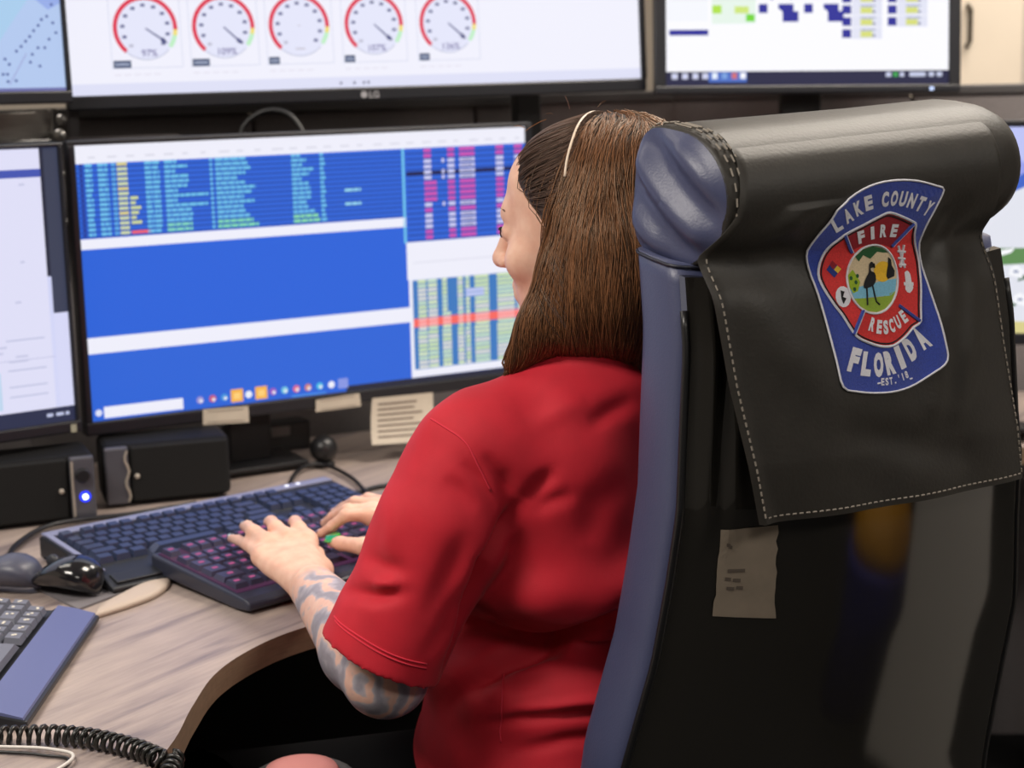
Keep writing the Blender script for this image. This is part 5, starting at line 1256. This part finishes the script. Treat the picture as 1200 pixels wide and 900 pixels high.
# --- hair: a dark under layer, then strands combed over it
hair_d = mat('dark_brown_hair_mass', (44, 28, 20), .6)
G = SDF(axis((-.20, .22, .0045)), axis((-.20, .20, .0045)), axis((.98, 1.40, .0045)))
def hair_volume(G, inflate=0.0):
    G.ell(H(0, -.010, .024), np.array((.080, .100, .088)) + inflate, .01, R=HR_)
    for sx in (-1, 1): G.ell(H(sx * .054, -.005, .0), np.array((.030, .050, .055)) + inflate, .025, R=HR_)
    # hairline: nothing in front of it
    q = np.stack(np.meshgrid(G.x, G.y, G.z, indexing='ij'), -1) - HD_; q = q @ HR_
    line_ = np.interp(q[..., 2], [-.12, -.05, -.03, -.01, .02, .05, .075, .1, .13], [-.06, -.050, -.034, -.014, .014, .047, .064, .073, .075])
    G.D = np.maximum(G.D, ((q[..., 1] - line_) * .8).astype(np.float32))
    G.ell(H(.004, -.050, .030), np.array((.084, .080, .084)) + inflate, .02, R=HR_)
    for ang in range(-2, 6):           # hanging curtain round the back of the neck
        a = RAD(ang * 20); q = np.array([math.sin(a), -math.cos(a)])
        top = H(q[0] * .062, -.022 + q[1] * .072, .0); z0 = H(q[0] * .066, -.022 + q[1] * .074, -.085)
        e_ = np.array([q[0] * .082, -.030 + q[1] * .075]); bot = H(e_[0], e_[1], -.165); bot[2] = min(bot[2], 1.152)
        G.cone(top, z0, .030 + inflate, .030 + inflate, .03); G.cone(z0, bot, .030 + inflate, .024 + inflate, .03)
    # lock falling in front of the left shoulder
    p_ = [PW(694, 215, 1.80), PW(684, 261, 1.79), PW(664, 319, 1.785), PW(640, 378, 1.785), PW(604, 422, 1.79)]
    for a, c, r0, r1 in zip(p_, p_[1:], (.022, .023, .022, .020), (.023, .022, .020, .010)): G.cone(a, c, r0 + inflate, r1 + inflate, .03)
    p_ = [PW(715, 215, 1.80), PW(712, 290, 1.775), PW(700, 350, 1.775), PW(684, 390, 1.785)]
    for a, c, r0, r1 in zip(p_, p_[1:], (.030, .032, .030), (.032, .030, .018)): G.cone(a, c, r0 + inflate, r1 + inflate, .03)
    p_ = [PW(735, 260, 1.80), PW(735, 330, 1.78), PW(732, 384, 1.785)]
    for a, c, r0, r1 in zip(p_, p_[1:], (.034, .034), (.034, .024)): G.cone(a, c, r0 + inflate, r1 + inflate, .03)
hair_volume(G)
# the face stays free: in front of a slanted hairline
hl = HR_ @ np.array([0, 1, .55]); G.cut(H(0, .068, .062), hl, lo=(-9, -9, H(0, 0, .02)[2]), hi=(9, 9, 9)) if False else None
VH, QH = G.mesh(2); hair = np_mesh('hair', VH, QH, hair_d, person); hair['label'] = 'long straight brown hair combed back under a thin headband'
# distance field lookup for combing
gx, gy, gz = G.x.astype(float), G.y.astype(float), G.z.astype(float)
def field(P):
    i = np.clip((P[:, 0] - gx[0]) / .0045, 0, len(gx) - 2.001); j = np.clip((P[:, 1] - gy[0]) / .0045, 0, len(gy) - 2.001); k = np.clip((P[:, 2] - gz[0]) / .0045, 0, len(gz) - 2.001)
    a, b_, c_ = i.astype(int), j.astype(int), k.astype(int); u, v, w = i - a, j - b_, k - c_; D = G.D; r = 0
    for di in (0, 1):
        for dj in (0, 1):
            for dk in (0, 1): r = r + D[a + di, b_ + dj, c_ + dk] * (u if di else 1 - u) * (v if dj else 1 - v) * (w if dk else 1 - w)
    return r
def grad(P, e=.004):
    g = np.stack([field(P + d) - field(P - d) for d in np.eye(3) * e], 1); return g / (np.linalg.norm(g, axis=1)[:, None] + 1e-9)
rg_ = np.random.default_rng(5)
NHh = normals(VH, QH); HV = (VH - HD_) @ HR_      # head coordinates of the hair surface
bandY = lambda h: -.022 - .05 * np.clip(.09 - h[:, 2], 0, .2)     # headband plane: y of the band at a height
crown = (HV[:, 2] > -.09)
LK0 = PW(684, 261, 1.79); LKD = PW(604, 424, 1.79) - LK0; LKD /= np.linalg.norm(LKD)
def comb(roots, steps, st, mode, wob=.15):
    P = roots.copy(); path = [P.copy()]; alive = np.ones(len(P), bool); ph = rg_.uniform(0, 6.28, len(P)); off = rg_.uniform(.0002, .0042, len(P))
    for i in range(steps):
        hp = (P - HD_) @ HR_
        if mode == 'down': d = np.tile(np.array([0, 0, -1.]), (len(P), 1)); out = np.stack([hp[:, 0] * 1.2, (hp[:, 1] + .02) * 1.2, np.zeros(len(P))], 1) @ HR_.T * np.clip((hp[:, 2] - .06) / .04, 0, 1)[:, None] * 9; d = d + out
        else: d = np.tile(HR_ @ np.array([0, -1., .25]), (len(P), 1)); d[:, 2] -= 6 * np.clip(.05 - hp[:, 2], 0, .1) * 3
        if mode == 'down':
            w_ = np.exp(-(np.linalg.norm(np.cross(P - LK0, LKD), axis=1) / .030) ** 2)[:, None] * .9; d = d * (1 - w_) + LKD * 1.0 * w_
        n = grad(P); d = d - n * np.sum(d * n, 1)[:, None] * .9; d /= np.linalg.norm(d, axis=1)[:, None] + 1e-9
        sd = np.cross(n, d); d = d + sd * (wob * np.sin(i * .35 + ph))[:, None]
        P = P + d * st; f = field(P); P = P - grad(P) * np.clip(f - off, -.01, .01)[:, None] * .6; path.append(P.copy())
    return np.stack(path, 1)
def strands(paths, name, r, m, cutter):
    cu = bpy.data.curves.new(name, 'CURVE'); cu.dimensions = '3D'; cu.bevel_depth = r; cu.bevel_resolution = 0; cu.use_fill_caps = False; cu.resolution_u = 1
    for q in paths:
        k = cutter(q)
        if k < 4: continue
        sp = cu.splines.new('POLY'); sp.points.add(k - 1); co = np.ones((k, 4), np.float32); co[:, :3] = q[:k]; sp.points.foreach_set('co', co.ravel())
        rad = np.ones(k, np.float32); rad[-3:] = (.7, .45, .2)[-3:]; sp.points.foreach_set('radius', rad)
    cu.materials.append(m); o = bpy.data.objects.new(name, cu); COL.objects.link(o)
    me = bpy.data.meshes.new_from_object(o.evaluated_get(bpy.context.evaluated_depsgraph_get())); bpy.data.objects.remove(o); bpy.data.curves.remove(cu)
    me.polygons.foreach_set('use_smooth', [True] * len(me.polygons)); o = link_mesh(name, me, hair); o['kind'] = 'stuff'; return o
def hair_mat(name, c0, c1):
    m = bpy.data.materials.new(name); m.use_nodes = True; nt = m.node_tree; b = nt.nodes['Principled BSDF']; b.inputs['Roughness'].default_value = .38; b.inputs['Specular IOR Level'].default_value = .6; b.inputs['Specular Tint'].default_value = (1, .8, .6, 1)
    g = nt.nodes.new('ShaderNodeNewGeometry'); r = nt.nodes.new('ShaderNodeValToRGB'); r.color_ramp.elements[0].color = srgb(*c0); r.color_ramp.elements[1].color = srgb(*c1)
    nt.links.new(g.outputs['Random Per Island'], r.inputs[0]); nt.links.new(r.outputs[0], b.inputs['Base Color']); return m
shoulder_z = lambda P: 1.03
# back and side hair: rooted behind the band, hanging down
sel = np.where((HV[:, 1] < bandY(HV) - .002) & (HV[:, 2] > .0) & (NHh[:, 2] > -.3))[0]
pick = rg_.choice(sel, 4200); P0 = VH[pick] + rg_.normal(0, .002, (4200, 3))
pathsA = comb(P0, 26, .014, 'down')
sel2 = np.where((HV[:, 2] < .02) & (VH[:, 2] > 1.06) & ((HV[:, 1] < .0) | (VH[:, 2] < 1.2)))[0]; pick = rg_.choice(sel2, 4200); P1 = VH[pick]; pathsB = comb(P1, 14, .014, 'down')
def cutA(q):
    z = q[:, 2]; k = len(q)
    bad = np.where(z < 1.124 - .026 * float(np.clip((-.02 - q[0, 0]) / .05, 0, 1)) + rg_.uniform(-.012, .012))[0]
    f = field(q); far = np.where(np.abs(f) > .012)[0]
    for b_ in (bad, far):
        if len(b_): k = min(k, b_[0])
    return k
hm = hair_mat('brown_hair_strands', (54, 34, 24), (140, 94, 62))
strands(list(pathsA) + list(pathsB), 'long_strands', .00045, hm, cutA)
# front hair swept back from the hairline to the band
NH2 = NHh @ HR_; sel = np.where((HV[:, 1] > bandY(HV) + .0) & (HV[:, 2] > -.04) & (NH2[:, 1] < .8))[0]
pick = rg_.choice(sel, 3600); P0 = VH[pick]; pathsC = comb(P0, 12, .008, 'back', .08)
def cutC(q):
    h = (q - HD_) @ HR_; k = len(q); bad = np.where(h[:, 1] < bandY(h) - .002)[0]
    return min(k, bad[0] + 1) if len(bad) else k
strands(pathsC, 'front_strands', .00045, hair_mat('dark_brown_front_strands', (50, 38, 36), (104, 82, 74)), cutC)
# thin headband over the crown
hb = []
for k in range(41):
    t = RAD(48 + 118 * k / 40); q = np.array([.0875 * math.cos(t), 0, .03 + .096 * math.sin(t)]); q[1] = float(bandY(q[None])[0]); p = H(*q)
    for _ in range(3): p = p - grad(p[None])[0] * (field(p[None])[0] - .0035)
    hb.append(p)
MB().tube(hb, .0016, n=8).build('headband', mat('cream_headband', (226, 206, 186), .3), person, True)
# a few stray hairs
st_ = MB()
for u, v, dx, dy in ((668, 128, -6, -22), (640, 140, -25, 8), (700, 126, 10, -14), (615, 150, -12, -8), (648, 134, -8, -6)):
    a = PW(u, v, 1.86); st_.tube([PW(u + dx * t, v + dy * t + 6 * t * t, 1.86) for t in (0, .35, .7, 1)], .00035, n=4)
o = st_.build('stray_hairs', hm, hair); o['kind'] = 'stuff'

# pink topped thing at the lower edge of the photo, resting on the thigh
pk = empty('pouch', 'small pink topped pouch with a grey rim on the lap', 'pouch', tuple(W(350, 897, 2.02)), RAD(38))
best = None
for d in np.arange(1.85, 2.3, .01):          # where the sight line over the photo's lower edge meets the thigh plus the pouch's height
    w = W(352, 888, d); l = PL(w); zs_ = [BT.ray_cast(Vector((l[0] + dx, l[1] + dy, 1.0)), Vector((0, 0, -1)))[0] for dx in (-.02, 0, .03) for dy in (-.03, 0, .03)]
    zt = max([h.z for h in zs_ if h is not None] + [.4])
    if best is None or abs(w[2] - .0525 - zt) < best[0]: best = (abs(w[2] - .0525 - zt), w[0], w[1], zt)
print('pouch', best)
pk.location = (best[1], best[2], best[3] + .031)
MB().lathe([(.001, -.030), (.055, -.030), (.066, -.020), (.066, -.006), (.060, .004), (.052, .009), (.001, .010)], n=28).build('rim', mat('grey_cloth', (84, 82, 84), .8), pk, True)
MB().lathe([(.045, .008), (.040, .016), (.025, .021), (.001, .0225)], n=28).build('pink_top', mat('pink_cloth', (226, 150, 146), .7), pk, True)
for o in list(bpy.data.objects):
    if o.type == 'EMPTY' and not o.children and o.parent is None: bpy.data.objects.remove(o)
